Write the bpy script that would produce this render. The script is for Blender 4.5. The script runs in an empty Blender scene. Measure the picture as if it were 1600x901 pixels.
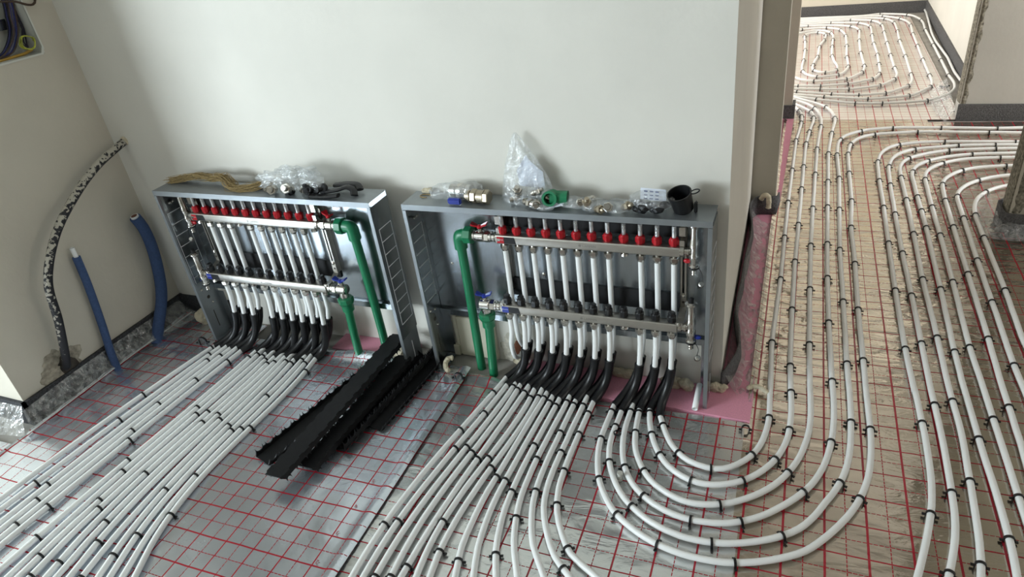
import bpy, bmesh, math, random
from mathutils import Vector, Matrix, noise

random.seed(7)
scene = bpy.context.scene
COL = scene.collection

# ------------------------------------------------------------------ camera
cam_data = bpy.data.cameras.new('camera')
cam = bpy.data.objects.new('camera', cam_data)
COL.objects.link(cam)
cam_data.sensor_width = 36.0
cam_data.lens = 1056.53 * 36.0 / 1600.0
cam_data.clip_start = 0.02
cam_data.clip_end = 60
_r = Vector((0.92119, 0.36979, -0.12109)); _u = Vector((-0.09496, 0.51543, 0.85165)); _f = Vector((-0.37734, 0.77304, -0.50993))
cam.matrix_world = Matrix(((_r.x, _u.x, -_f.x, 0.66507), (_r.y, _u.y, -_f.y, -1.8319), (_r.z, _u.z, -_f.z, 1.51894), (0, 0, 0, 1)))
scene.camera = cam

# ------------------------------------------------------------------ world, lights, exposure
world = bpy.data.worlds.new('sky'); scene.world = world
world.use_nodes = True
world.node_tree.nodes['Background'].inputs[0].default_value = (0.80, 0.90, 1.0, 1)
world.node_tree.nodes['Background'].inputs[1].default_value = 1.0


def area(name, loc, target, sx, sy, power, color):
    d = bpy.data.lights.new(name, 'AREA'); d.shape = 'RECTANGLE'; d.size = sx; d.size_y = sy
    d.energy = power; d.color = color
    o = bpy.data.objects.new(name, d); COL.objects.link(o)
    o.location = loc
    o.rotation_euler = (Vector(target) - Vector(loc)).to_track_quat('-Z', 'Y').to_euler()
    return o


# daylight entering through the windows of the main room, the hallway and the far room, plus an added fill
area('window_or_fill', (-4.1, -4.35, 1.55), (-0.3, 0.0, 0.9), 1.8, 1.6, 262, (0.81, 0.93, 1.0))
area('window_or_fill', (4.1, -0.5, 1.6), (0.6, 0.2, 0.5), 1.4, 1.4, 27, (1.0, 0.96, 0.90))  # added fill lamp to brighten the corridor, no window stands here
area('window_or_fill', (-1.35, 4.4, 1.5), (1.6, 4.2, 0.6), 1.8, 1.6, 85, (0.98, 0.98, 0.97))
area('window_or_fill', (3.9, 2.1, 1.5), (0.8, 2.0, 0.2), 1.0, 1.5, 55, (0.96, 0.98, 1.0))

scene.view_settings.view_transform = 'Standard'
scene.view_settings.look = 'None'
scene.view_settings.gamma = 1.0
scene.view_settings.use_curve_mapping = False
scene.view_settings.exposure = 0.0


# ------------------------------------------------------------------ materials
def newmat(name):
    m = bpy.data.materials.new(name); m.use_nodes = True
    nt = m.node_tree
    return m, nt, nt.nodes['Principled BSDF']


def simple(name, col, rough=0.5, metal=0.0, nscale=40, namount=0.08, bump=0.0, coat=0.0, spec=0.5, trans=0.0, bscale=None, vscale=(1, 1, 1)):
    m, nt, b = newmat(name)
    tc = nt.nodes.new('ShaderNodeTexCoord')
    mp = nt.nodes.new('ShaderNodeMapping'); mp.inputs['Scale'].default_value = vscale
    nt.links.new(tc.outputs['Object'], mp.inputs[0])
    nz = nt.nodes.new('ShaderNodeTexNoise'); nz.inputs['Scale'].default_value = nscale; nz.inputs['Detail'].default_value = 5
    nt.links.new(mp.outputs[0], nz.inputs['Vector'])
    rp = nt.nodes.new('ShaderNodeValToRGB')
    rp.color_ramp.elements[0].position = 0.3; rp.color_ramp.elements[1].position = 0.7
    lo = [max(0, c * (1 - namount)) for c in col]; hi = [min(1, c * (1 + namount)) for c in col]
    rp.color_ramp.elements[0].color = (*lo, 1); rp.color_ramp.elements[1].color = (*hi, 1)
    nt.links.new(nz.outputs['Fac'], rp.inputs[0]); nt.links.new(rp.outputs[0], b.inputs['Base Color'])
    b.inputs['Roughness'].default_value = rough; b.inputs['Metallic'].default_value = metal
    b.inputs['Coat Weight'].default_value = coat; b.inputs['Coat Roughness'].default_value = 0.08
    b.inputs['Specular IOR Level'].default_value = spec
    if bump:
        bn = nt.nodes.new('ShaderNodeBump'); bn.inputs['Strength'].default_value = bump; bn.inputs['Distance'].default_value = 0.01
        n2 = nz
        if bscale:
            n2 = nt.nodes.new('ShaderNodeTexNoise'); n2.inputs['Scale'].default_value = bscale; n2.inputs['Detail'].default_value = 6
            nt.links.new(mp.outputs[0], n2.inputs['Vector'])
        nt.links.new(n2.outputs['Fac'], bn.inputs['Height']); nt.links.new(bn.outputs[0], b.inputs['Normal'])
    return m


def film(name, tint, opac, rough=0.12, bump=0.6, bscale=60):
    """thin clear plastic: mostly see-through, with glints and a little haze"""
    m, nt, b = newmat(name)
    nt.nodes.remove(b)
    out = nt.nodes['Material Output']
    tr = nt.nodes.new('ShaderNodeBsdfTransparent'); tr.inputs[0].default_value = (0.97, 0.98, 0.98, 1)
    gl = nt.nodes.new('ShaderNodeBsdfGlossy'); gl.inputs['Roughness'].default_value = rough
    df = nt.nodes.new('ShaderNodeBsdfDiffuse'); df.inputs[0].default_value = (*tint, 1)
    m1 = nt.nodes.new('ShaderNodeMixShader'); m1.inputs[0].default_value = 0.45
    nt.links.new(df.outputs[0], m1.inputs[1]); nt.links.new(gl.outputs[0], m1.inputs[2])
    m2 = nt.nodes.new('ShaderNodeMixShader')
    tc = nt.nodes.new('ShaderNodeTexCoord'); nz = nt.nodes.new('ShaderNodeTexNoise'); nz.inputs['Scale'].default_value = bscale; nz.inputs['Detail'].default_value = 3
    nt.links.new(tc.outputs['Object'], nz.inputs['Vector'])
    mr = nt.nodes.new('ShaderNodeMapRange'); mr.inputs[1].default_value = 0.35; mr.inputs[2].default_value = 0.7
    mr.inputs[3].default_value = opac * 0.5; mr.inputs[4].default_value = min(1, opac * 1.7)
    nt.links.new(nz.outputs['Fac'], mr.inputs[0]); nt.links.new(mr.outputs[0], m2.inputs[0])
    bn = nt.nodes.new('ShaderNodeBump'); bn.inputs['Strength'].default_value = bump; bn.inputs['Distance'].default_value = 0.01
    nt.links.new(nz.outputs['Fac'], bn.inputs['Height']); nt.links.new(bn.outputs[0], gl.inputs['Normal'])
    nt.links.new(tr.outputs[0], m2.inputs[1]); nt.links.new(m1.outputs[0], m2.inputs[2])
    nt.links.new(m2.outputs[0], out.inputs['Surface'])
    return m


def foil_mat(name, wscale, wbump, dark_w, lite_w, tint, rough0, rough1, metal=.6, fade=None):
    """aluminium-faced film with the printed red laying grid (100 mm solid lines, 50 mm broken lines)"""
    m, nt, b = newmat(name)
    N = nt.nodes.new; L = nt.links.new

    def math_(op, a, c=None, clamp=False):
        n = N('ShaderNodeMath'); n.operation = op; n.use_clamp = clamp
        for i, v in enumerate((a, c)):
            if v is None: continue
            if isinstance(v, (int, float)): n.inputs[i].default_value = v
            else: L(v, n.inputs[i])
        return n.outputs[0]
    tc = N('ShaderNodeTexCoord'); sp = N('ShaderNodeSeparateXYZ'); L(tc.outputs['Object'], sp.inputs[0])
    x, y = sp.outputs['X'], sp.outputs['Y']

    def line(v, pitch, off, w):
        # 1 on lines of width w at v = k*pitch + off
        a = math_('ADD', math_('MULTIPLY', math_('SUBTRACT', v, off), 1.0 / pitch), 0.5)
        d = math_('ABSOLUTE', math_('SUBTRACT', math_('FRACT', a), 0.5))
        return math_('LESS_THAN', d, w / pitch / 2)

    def dash(v):
        return math_('LESS_THAN', math_('FRACT', math_('MULTIPLY', v, 1 / 0.0125)), 0.80)
    thick = math_('MAXIMUM', line(x, 0.1, 0, dark_w), line(y, 0.1, 0, lite_w))
    thinx = math_('MULTIPLY', line(x, 0.1, 0.05, 0.0026), dash(y))
    thiny = math_('MULTIPLY', line(y, 0.1, 0.05, 0.0026), dash(x))
    mask = math_('MAXIMUM', thick, math_('MAXIMUM', thinx, thiny))
    n1 = N('ShaderNodeTexNoise'); n1.inputs['Scale'].default_value = 5; n1.inputs['Detail'].default_value = 6
    L(tc.outputs['Object'], n1.inputs['Vector'])
    rp = N('ShaderNodeValToRGB'); rp.color_ramp.elements[0].position = 0.3; rp.color_ramp.elements[1].position = 0.72
    rp.color_ramp.elements[0].color = (tint[0] * .82, tint[1] * .82, tint[2] * .82, 1); rp.color_ramp.elements[1].color = (*tint, 1)
    L(n1.outputs['Fac'], rp.inputs[0])
    mx = N('ShaderNodeMix'); mx.data_type = 'RGBA'
    L(mask, mx.inputs['Factor']); L(rp.outputs[0], mx.inputs['A']); mx.inputs['B'].default_value = (0.36, 0.014, 0.028, 1)
    L(mx.outputs['Result'], b.inputs['Base Color'])
    mt = math_('SUBTRACT', metal, math_('MULTIPLY', mask, metal)); L(mt, b.inputs['Metallic'])
    mr = N('ShaderNodeMapRange'); mr.inputs[3].default_value = rough0; mr.inputs[4].default_value = rough1
    L(n1.outputs['Fac'], mr.inputs[0]); L(mr.outputs[0], b.inputs['Roughness'])
    b.inputs['Coat Weight'].default_value = 0.10; b.inputs['Coat Roughness'].default_value = 0.12
    mp = N('ShaderNodeMapping'); mp.inputs['Scale'].default_value = wscale; L(tc.outputs['Object'], mp.inputs[0])
    n2 = N('ShaderNodeTexNoise'); n2.inputs['Scale'].default_value = 1; n2.inputs['Detail'].default_value = 4; n2.inputs['Distortion'].default_value = 0.6
    L(mp.outputs[0], n2.inputs['Vector'])
    bn = N('ShaderNodeBump'); bn.inputs['Strength'].default_value = wbump; bn.inputs['Distance'].default_value = 0.012
    if fade:      # crinkles only where the sheet was walked on
        fr = N('ShaderNodeMapRange'); fr.interpolation_type = 'SMOOTHSTEP'
        for i_, v_ in enumerate((fade[0], fade[1], fade[2], wbump)): fr.inputs[i_ + 1].default_value = v_
        L(y, fr.inputs[0]); L(fr.outputs[0], bn.inputs['Strength'])
    L(n2.outputs['Fac'], bn.inputs['Height']); L(bn.outputs[0], b.inputs['Normal']); L(bn.outputs[0], b.inputs['Coat Normal'])
    return m


MAT = {}
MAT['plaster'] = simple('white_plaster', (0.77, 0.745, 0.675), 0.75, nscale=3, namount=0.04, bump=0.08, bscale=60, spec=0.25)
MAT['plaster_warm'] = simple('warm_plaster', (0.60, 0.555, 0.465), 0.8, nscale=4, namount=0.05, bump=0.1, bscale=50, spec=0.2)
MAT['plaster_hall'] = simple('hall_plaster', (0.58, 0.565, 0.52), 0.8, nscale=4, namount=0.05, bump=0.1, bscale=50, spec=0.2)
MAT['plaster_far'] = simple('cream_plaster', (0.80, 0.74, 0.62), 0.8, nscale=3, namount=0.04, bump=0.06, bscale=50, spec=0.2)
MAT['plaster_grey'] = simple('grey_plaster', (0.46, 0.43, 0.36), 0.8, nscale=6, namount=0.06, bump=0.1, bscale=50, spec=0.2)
MAT['rough_edge'] = simple('broken_render', (0.27, 0.25, 0.20), 0.95, nscale=70, namount=0.6, bump=1.0, bscale=90, spec=0.1)
MAT['screed'] = simple('concrete_screed', (0.32, 0.30, 0.27), 0.9, nscale=12, namount=0.2, bump=0.2)
MAT['ceiling'] = simple('ceiling_paint', (0.80, 0.80, 0.78), 0.9, nscale=3, namount=0.02)
MAT['pink'] = simple('pink_xps', (0.72, 0.30, 0.40), 0.65, nscale=220, namount=0.06, bump=0.15)
MAT['grey_foam'] = simple('grey_edge_foam', (0.13, 0.128, 0.13), 0.9, nscale=150, namount=0.35, bump=0.5, spec=0.2)
MAT['dark_foam'] = simple('dark_edge_foam', (0.055, 0.055, 0.058), 0.9, nscale=150, namount=0.35, bump=0.5, spec=0.2)
MAT['foam'] = simple('pu_foam', (0.70, 0.62, 0.46), 0.85, nscale=60, namount=0.15, bump=0.8, bscale=120)
MAT['foil_a'] = foil_mat('foil_grid_a', (15, 11, 1), 0.75, 0.0042, 0.0048, (0.74, 0.79, 0.86), 0.16, 0.36, .84, (.42, .95, .14))
MAT['foil_b'] = foil_mat('foil_grid_b', (8, 14, 1), 0.50, 0.0052, 0.0040, (0.76, 0.77, 0.76), 0.14, 0.36, .86)
MAT['foil_c'] = foil_mat('foil_grid_c', (10, 26, 1), 0.75, 0.0060, 0.0044, (0.58, 0.53, 0.45), 0.06, 0.22, .94, (.45, 1.05, .20))
MAT['foil_d'] = foil_mat('foil_grid_d', (6, 14, 1), 0.25, 0.0052, 0.0042, (0.82, 0.80, 0.78), 0.28, 0.45, .75)
MAT['foil_edge'] = simple('white_film_edge', (0.80, 0.80, 0.78), 0.25, 0.2, nscale=20, namount=0.1)
MAT['pipe'] = simple('white_pex', (0.90, 0.905, 0.89), 0.33, nscale=8, namount=0.02, spec=0.5)
MAT['black'] = simple('black_plastic', (0.010, 0.010, 0.011), 0.36, nscale=60, namount=0.2, spec=0.42)
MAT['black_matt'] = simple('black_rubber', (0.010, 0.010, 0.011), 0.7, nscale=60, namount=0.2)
MAT['galv'] = simple('galvanised_sheet', (0.36, 0.39, 0.41), 0.24, 0.95, nscale=26, namount=0.07, bump=0.02)
MAT['galv_dull'] = simple('galvanised_flange', (0.31, 0.335, 0.35), 0.40, 0.75, nscale=26, namount=0.05)
MAT['steel'] = simple('brushed_stainless', (0.50, 0.475, 0.43), 0.32, 0.95, nscale=30, namount=0.04, vscale=(1, 14, 14))
MAT['chrome'] = simple('nickel_plate', (0.60, 0.575, 0.53), 0.22, 1.0, nscale=30, namount=0.04)
MAT['brass'] = simple('dull_brass', (0.40, 0.345, 0.26), 0.32, 0.95, nscale=30, namount=0.08)
MAT['red'] = simple('red_plastic', (0.46, 0.010, 0.018), 0.30, nscale=50, namount=0.08)
MAT['blue'] = simple('blue_plastic', (0.015, 0.035, 0.30), 0.32, nscale=50, namount=0.08)
MAT['green'] = simple('green_ppr', (0.012, 0.185, 0.080), 0.34, nscale=20, namount=0.06)
MAT['blue_foam'] = simple('blue_foam_sleeve', (0.045, 0.085, 0.20), 0.75, nscale=120, namount=0.12, bump=0.15)
MAT['clear'] = film('clear_tube', (0.75, 0.75, 0.75), 0.62, 0.05, 0.1, 30)
MAT['bag'] = film('clear_bag', (0.86, 0.89, 0.92), 0.26, 0.10, 0.9, 70)
MAT['cover'] = film('cover_film', (0.55, 0.55, 0.53), 0.30, 0.16, 0.8, 45)
MAT['paper'] = simple('white_paper', (0.78, 0.82, 0.92), 0.7, nscale=20, namount=0.03)
MAT['ink'] = simple('printed_ink', (0.10, 0.13, 0.30), 0.6, nscale=20, namount=0.1)
MAT['white_ink'] = simple('white_print', (0.75, 0.75, 0.75), 0.6, nscale=20, namount=0.02)
MAT['engraved'] = simple('etched_mark', (0.30, 0.28, 0.25), 0.5, 0.7, nscale=20, namount=0.02)
MAT['red_print'] = simple('red_print', (0.34, 0.018, 0.03), 0.5, nscale=20, namount=0.02)
MAT['cream'] = simple('cream_cover', (0.62, 0.58, 0.46), 0.6, nscale=8, namount=0.04)
MAT['hemp'] = simple('hemp_fibre', (0.42, 0.30, 0.13), 0.9, nscale=90, namount=0.45, bump=0.8, vscale=(1, 9, 9))
MAT['clay'] = simple('brown_pipe', (0.17, 0.055, 0.025), 0.6, nscale=20, namount=0.2)
MAT['conduit'] = None
MAT['rail'] = simple('matt_black_plastic', (0.011, 0.011, 0.012), 0.5, nscale=60, namount=0.2, spec=0.2)
MAT['raw_block'] = simple('raw_block_wall', (0.42, 0.39, 0.34), 0.9, nscale=5, namount=0.1)
MAT['ivory_wire'] = simple('ivory_plastic', (0.55, 0.55, 0.50), 0.5)
MAT['wire_dark'] = simple('dark_wire', (0.02, 0.018, 0.03), 0.45)
MAT['wire_blue'] = simple('blue_wire', (0.05, 0.055, 0.20), 0.45)
MAT['wire_brown'] = simple('brown_wire', (0.06, 0.035, 0.022), 0.45)
MAT['wire_green'] = simple('yellow_green_wire', (0.40, 0.42, 0.05), 0.45, nscale=30, namount=0.5)
MAT['wire_orange'] = simple('orange_conduit', (0.50, 0.30, 0.05), 0.5)
MAT['box_white'] = simple('box_plastic', (0.66, 0.66, 0.60), 0.5, nscale=8, namount=0.03)
MAT['dark_hole'] = simple('dark_cavity', (0.06, 0.05, 0.04), 0.95, nscale=40, namount=0.4, bump=0.6)


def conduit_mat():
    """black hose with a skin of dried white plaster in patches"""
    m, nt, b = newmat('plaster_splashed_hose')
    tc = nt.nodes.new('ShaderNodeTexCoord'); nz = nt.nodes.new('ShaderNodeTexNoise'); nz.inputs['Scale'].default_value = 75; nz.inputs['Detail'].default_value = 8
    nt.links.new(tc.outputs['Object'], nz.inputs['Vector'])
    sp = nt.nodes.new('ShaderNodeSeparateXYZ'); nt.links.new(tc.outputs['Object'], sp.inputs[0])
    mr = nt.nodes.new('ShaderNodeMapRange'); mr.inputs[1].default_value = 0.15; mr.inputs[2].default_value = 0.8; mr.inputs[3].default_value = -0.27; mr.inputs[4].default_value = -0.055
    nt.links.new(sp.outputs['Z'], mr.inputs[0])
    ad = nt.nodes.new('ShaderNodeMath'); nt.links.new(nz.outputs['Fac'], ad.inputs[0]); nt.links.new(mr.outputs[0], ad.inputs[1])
    # patches grow denser on faces turned up and room-ward
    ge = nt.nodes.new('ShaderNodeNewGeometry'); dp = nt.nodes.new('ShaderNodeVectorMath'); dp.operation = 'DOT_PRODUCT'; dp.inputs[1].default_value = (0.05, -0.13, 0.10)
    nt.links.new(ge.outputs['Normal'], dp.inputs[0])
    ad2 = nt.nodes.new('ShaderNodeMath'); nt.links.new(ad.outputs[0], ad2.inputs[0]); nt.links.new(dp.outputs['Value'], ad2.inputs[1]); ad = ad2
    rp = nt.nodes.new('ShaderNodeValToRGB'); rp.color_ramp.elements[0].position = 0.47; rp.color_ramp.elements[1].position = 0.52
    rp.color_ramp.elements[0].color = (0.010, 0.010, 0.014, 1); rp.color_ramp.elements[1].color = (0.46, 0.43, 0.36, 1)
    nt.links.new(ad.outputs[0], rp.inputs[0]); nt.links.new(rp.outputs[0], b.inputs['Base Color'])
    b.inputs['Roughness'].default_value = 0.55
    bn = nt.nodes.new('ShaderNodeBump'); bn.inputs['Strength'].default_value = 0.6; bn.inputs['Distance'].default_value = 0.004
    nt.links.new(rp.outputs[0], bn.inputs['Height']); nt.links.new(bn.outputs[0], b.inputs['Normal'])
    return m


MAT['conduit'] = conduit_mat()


# ------------------------------------------------------------------ mesh helpers
class MB:
    def __init__(s): s.v = []; s.f = []

    def add(s, v, f):
        o = len(s.v); s.v += [tuple(p) for p in v]; s.f += [tuple(i + o for i in q) for q in f]; return s

    def box(s, x0, x1, y0, y1, z0, z1):
        v = [(x, y, z) for z in (z0, z1) for y in (y0, y1) for x in (x0, x1)]
        return s.add(v, [(0, 2, 3, 1), (4, 5, 7, 6), (0, 1, 5, 4), (2, 6, 7, 3), (0, 4, 6, 2), (1, 3, 7, 5)])

    def bbox(s, x0, x1, y0, y1, z0, z1, b):
        """box with bevelled edges"""
        bm = bmesh.new()
        bmesh.ops.create_cube(bm, size=1)
        for v in bm.verts:
            v.co = Vector(((x0 + x1) / 2 + v.co.x * (x1 - x0), (y0 + y1) / 2 + v.co.y * (y1 - y0), (z0 + z1) / 2 + v.co.z * (z1 - z0)))
        bmesh.ops.bevel(bm, geom=list(bm.edges), offset=b, segments=2, affect='EDGES')
        bm.verts.index_update()
        s.add([v.co[:] for v in bm.verts], [[v.index for v in f.verts] for f in bm.faces]); bm.free(); return s

    def prism(s, poly, axis, a, b):
        """polygon (2-D) extruded along axis from a to b"""
        n = len(poly)
        def P(u, w, t): return {'x': (t, u, w), 'y': (u, t, w), 'z': (u, w, t)}[axis]
        v = [P(u, w, a) for u, w in poly] + [P(u, w, b) for u, w in poly]
        f = [tuple(range(n))[::-1], tuple(range(n, 2 * n))] + [(i, (i + 1) % n, n + (i + 1) % n, n + i) for i in range(n)]
        return s.add(v, f)

    def frames(s, pts):
        pts = [Vector(p) for p in pts]; n = len(pts)
        T = []
        for i in range(n):
            t = pts[min(i + 1, n - 1)] - pts[max(i - 1, 0)]
            T.append(t.normalized() if t.length > 1e-9 else Vector((0, 0, 1)))
        a = Vector((0, 0, 1)) if abs(T[0].z) < 0.9 else Vector((0, 1, 0))
        u = (a - T[0] * a.dot(T[0])).normalized(); out = []
        for i in range(n):
            u = (u - T[i] * u.dot(T[i])); u = u.normalized() if u.length > 1e-6 else T[i].orthogonal().normalized()
            out.append((pts[i], T[i], u.copy(), T[i].cross(u)))
        return out

    def tube(s, pts, r, n=10, caps=True, sy=1.0):
        F = s.frames(pts); k = len(F); v = []
        for i, (p, t, u, w) in enumerate(F):
            rr = r[i] if isinstance(r, (list, tuple)) else r
            for j in range(n):
                a = 2 * math.pi * j / n
                v.append(p + u * (math.cos(a) * rr * sy) + w * (math.sin(a) * rr))
        f = [(i * n + j, i * n + (j + 1) % n, (i + 1) * n + (j + 1) % n, (i + 1) * n + j) for i in range(k - 1) for j in range(n)]
        if caps: f += [tuple(range(n))[::-1], tuple(range((k - 1) * n, k * n))]
        return s.add(v, f)

    def lathe(s, prof, o, ax, n=16):
        """prof: (radius, height) along axis ax from o"""
        o = Vector(o); ax = Vector(ax).normalized(); u = ax.orthogonal().normalized(); w = ax.cross(u); v = []
        for r, h in prof:
            for j in range(n):
                a = 2 * math.pi * (j + .5) / n
                v.append(o + ax * h + u * (math.cos(a) * r) + w * (math.sin(a) * r))
        k = len(prof)
        f = [(i * n + j, i * n + (j + 1) % n, (i + 1) * n + (j + 1) % n, (i + 1) * n + j) for i in range(k - 1) for j in range(n)]
        if prof[0][0] > 1e-5: f.append(tuple(range(n))[::-1])
        if prof[-1][0] > 1e-5: f.append(tuple(range((k - 1) * n, k * n)))
        return s.add(v, f)

    def blob(s, c, rad, amp=0.25, fr=40, seed=0, sub=3):
        bm = bmesh.new(); bmesh.ops.create_icosphere(bm, subdivisions=sub, radius=1)
        v = []
        for q in bm.verts:
            d = q.co.normalized(); p = Vector((d.x * rad[0], d.y * rad[1], d.z * rad[2]))
            k = 1 + amp * (noise.noise(p * fr + Vector((seed * 7.3, seed * 3.1, seed))) + 0.5 * noise.noise(p * fr * 2.3 + Vector((seed, 0, seed * 2))))
            v.append(Vector(c) + p * k)
        s.add(v, [[x.index for x in f.verts] for f in bm.faces]); bm.free(); return s

    def build(s, name, mat, parent=None, smooth=False, **props):
        me = bpy.data.meshes.new(name); me.from_pydata(s.v, [], s.f); me.update()
        bm = bmesh.new(); bm.from_mesh(me); bmesh.ops.recalc_face_normals(bm, faces=bm.faces); bm.to_mesh(me); bm.free()
        me.materials.append(MAT[mat] if isinstance(mat, str) else mat)
        if smooth:
            me.polygons.foreach_set('use_smooth', [True] * len(me.polygons))
            me.set_sharp_from_angle(angle=math.radians(40 if smooth is True else smooth))
        o = bpy.data.objects.new(name, me); COL.objects.link(o)
        if parent: o.parent = parent
        for k, val in props.items(): o[k] = val
        return o


def tag(o, label, cat, group=None):
    o['label'] = label; o['category'] = cat
    if group: o['group'] = group
    return o


def thing(name, label, cat, loc=(0, 0, 0), group=None):
    o = bpy.data.objects.new(name, None); COL.objects.link(o); o.empty_display_size = .05
    o.location = loc
    return tag(o, label, cat, group)


def struct(o): o['kind'] = 'structure'; return o


def text(name, body, size, loc, rot, mat, parent, ext=0.0002):
    cu = bpy.data.curves.new(name, 'FONT'); cu.body = body; cu.size = size; cu.extrude = ext; cu.align_x = 'CENTER'; cu.align_y = 'CENTER'
    o = bpy.data.objects.new(name, cu); COL.objects.link(o); o.location = loc; o.rotation_euler = rot
    me = bpy.data.meshes.new_from_object(o); bpy.data.objects.remove(o); bpy.data.curves.remove(cu)
    o = bpy.data.objects.new(name, me); COL.objects.link(o); o.location = loc; o.rotation_euler = rot
    me.materials.clear(); me.materials.append(MAT[mat]); o.parent = parent
    return o


def catmull(pts, step):
    pts = [Vector(p) for p in pts]; out = []
    n = len(pts)
    for i in range(n - 1):
        p1, p2 = pts[i], pts[i + 1]
        p0 = pts[i - 1] if i else p1 * 2 - p2
        p3 = pts[i + 2] if i + 2 < n else p2 * 2 - p1
        # centripetal tangents
        d = [max(1e-4, (b - a).length) ** .5 for a, b in ((p0, p1), (p1, p2), (p2, p3))]
        m1 = (p2 - p1) + ((p1 - p0) / d[0] - (p2 - p0) / (d[0] + d[1])) * d[1]
        m2 = (p2 - p1) + ((p3 - p2) / d[2] - (p3 - p1) / (d[1] + d[2])) * d[1]
        k = max(1, int((p2 - p1).length / step))
        for j in range(k):
            t = j / k; t2 = t * t; t3 = t2 * t
            out.append(p1 * (2 * t3 - 3 * t2 + 1) + m1 * (t3 - 2 * t2 + t) + p2 * (-2 * t3 + 3 * t2) + m2 * (t3 - t2))
    out.append(pts[-1]); return out


def bez(a, b, c, d, n):
    return [a * (1 - t) ** 3 + b * 3 * t * (1 - t) ** 2 + c * 3 * t * t * (1 - t) + d * t ** 3 for t in [i / n for i in range(n + 1)]]


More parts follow.
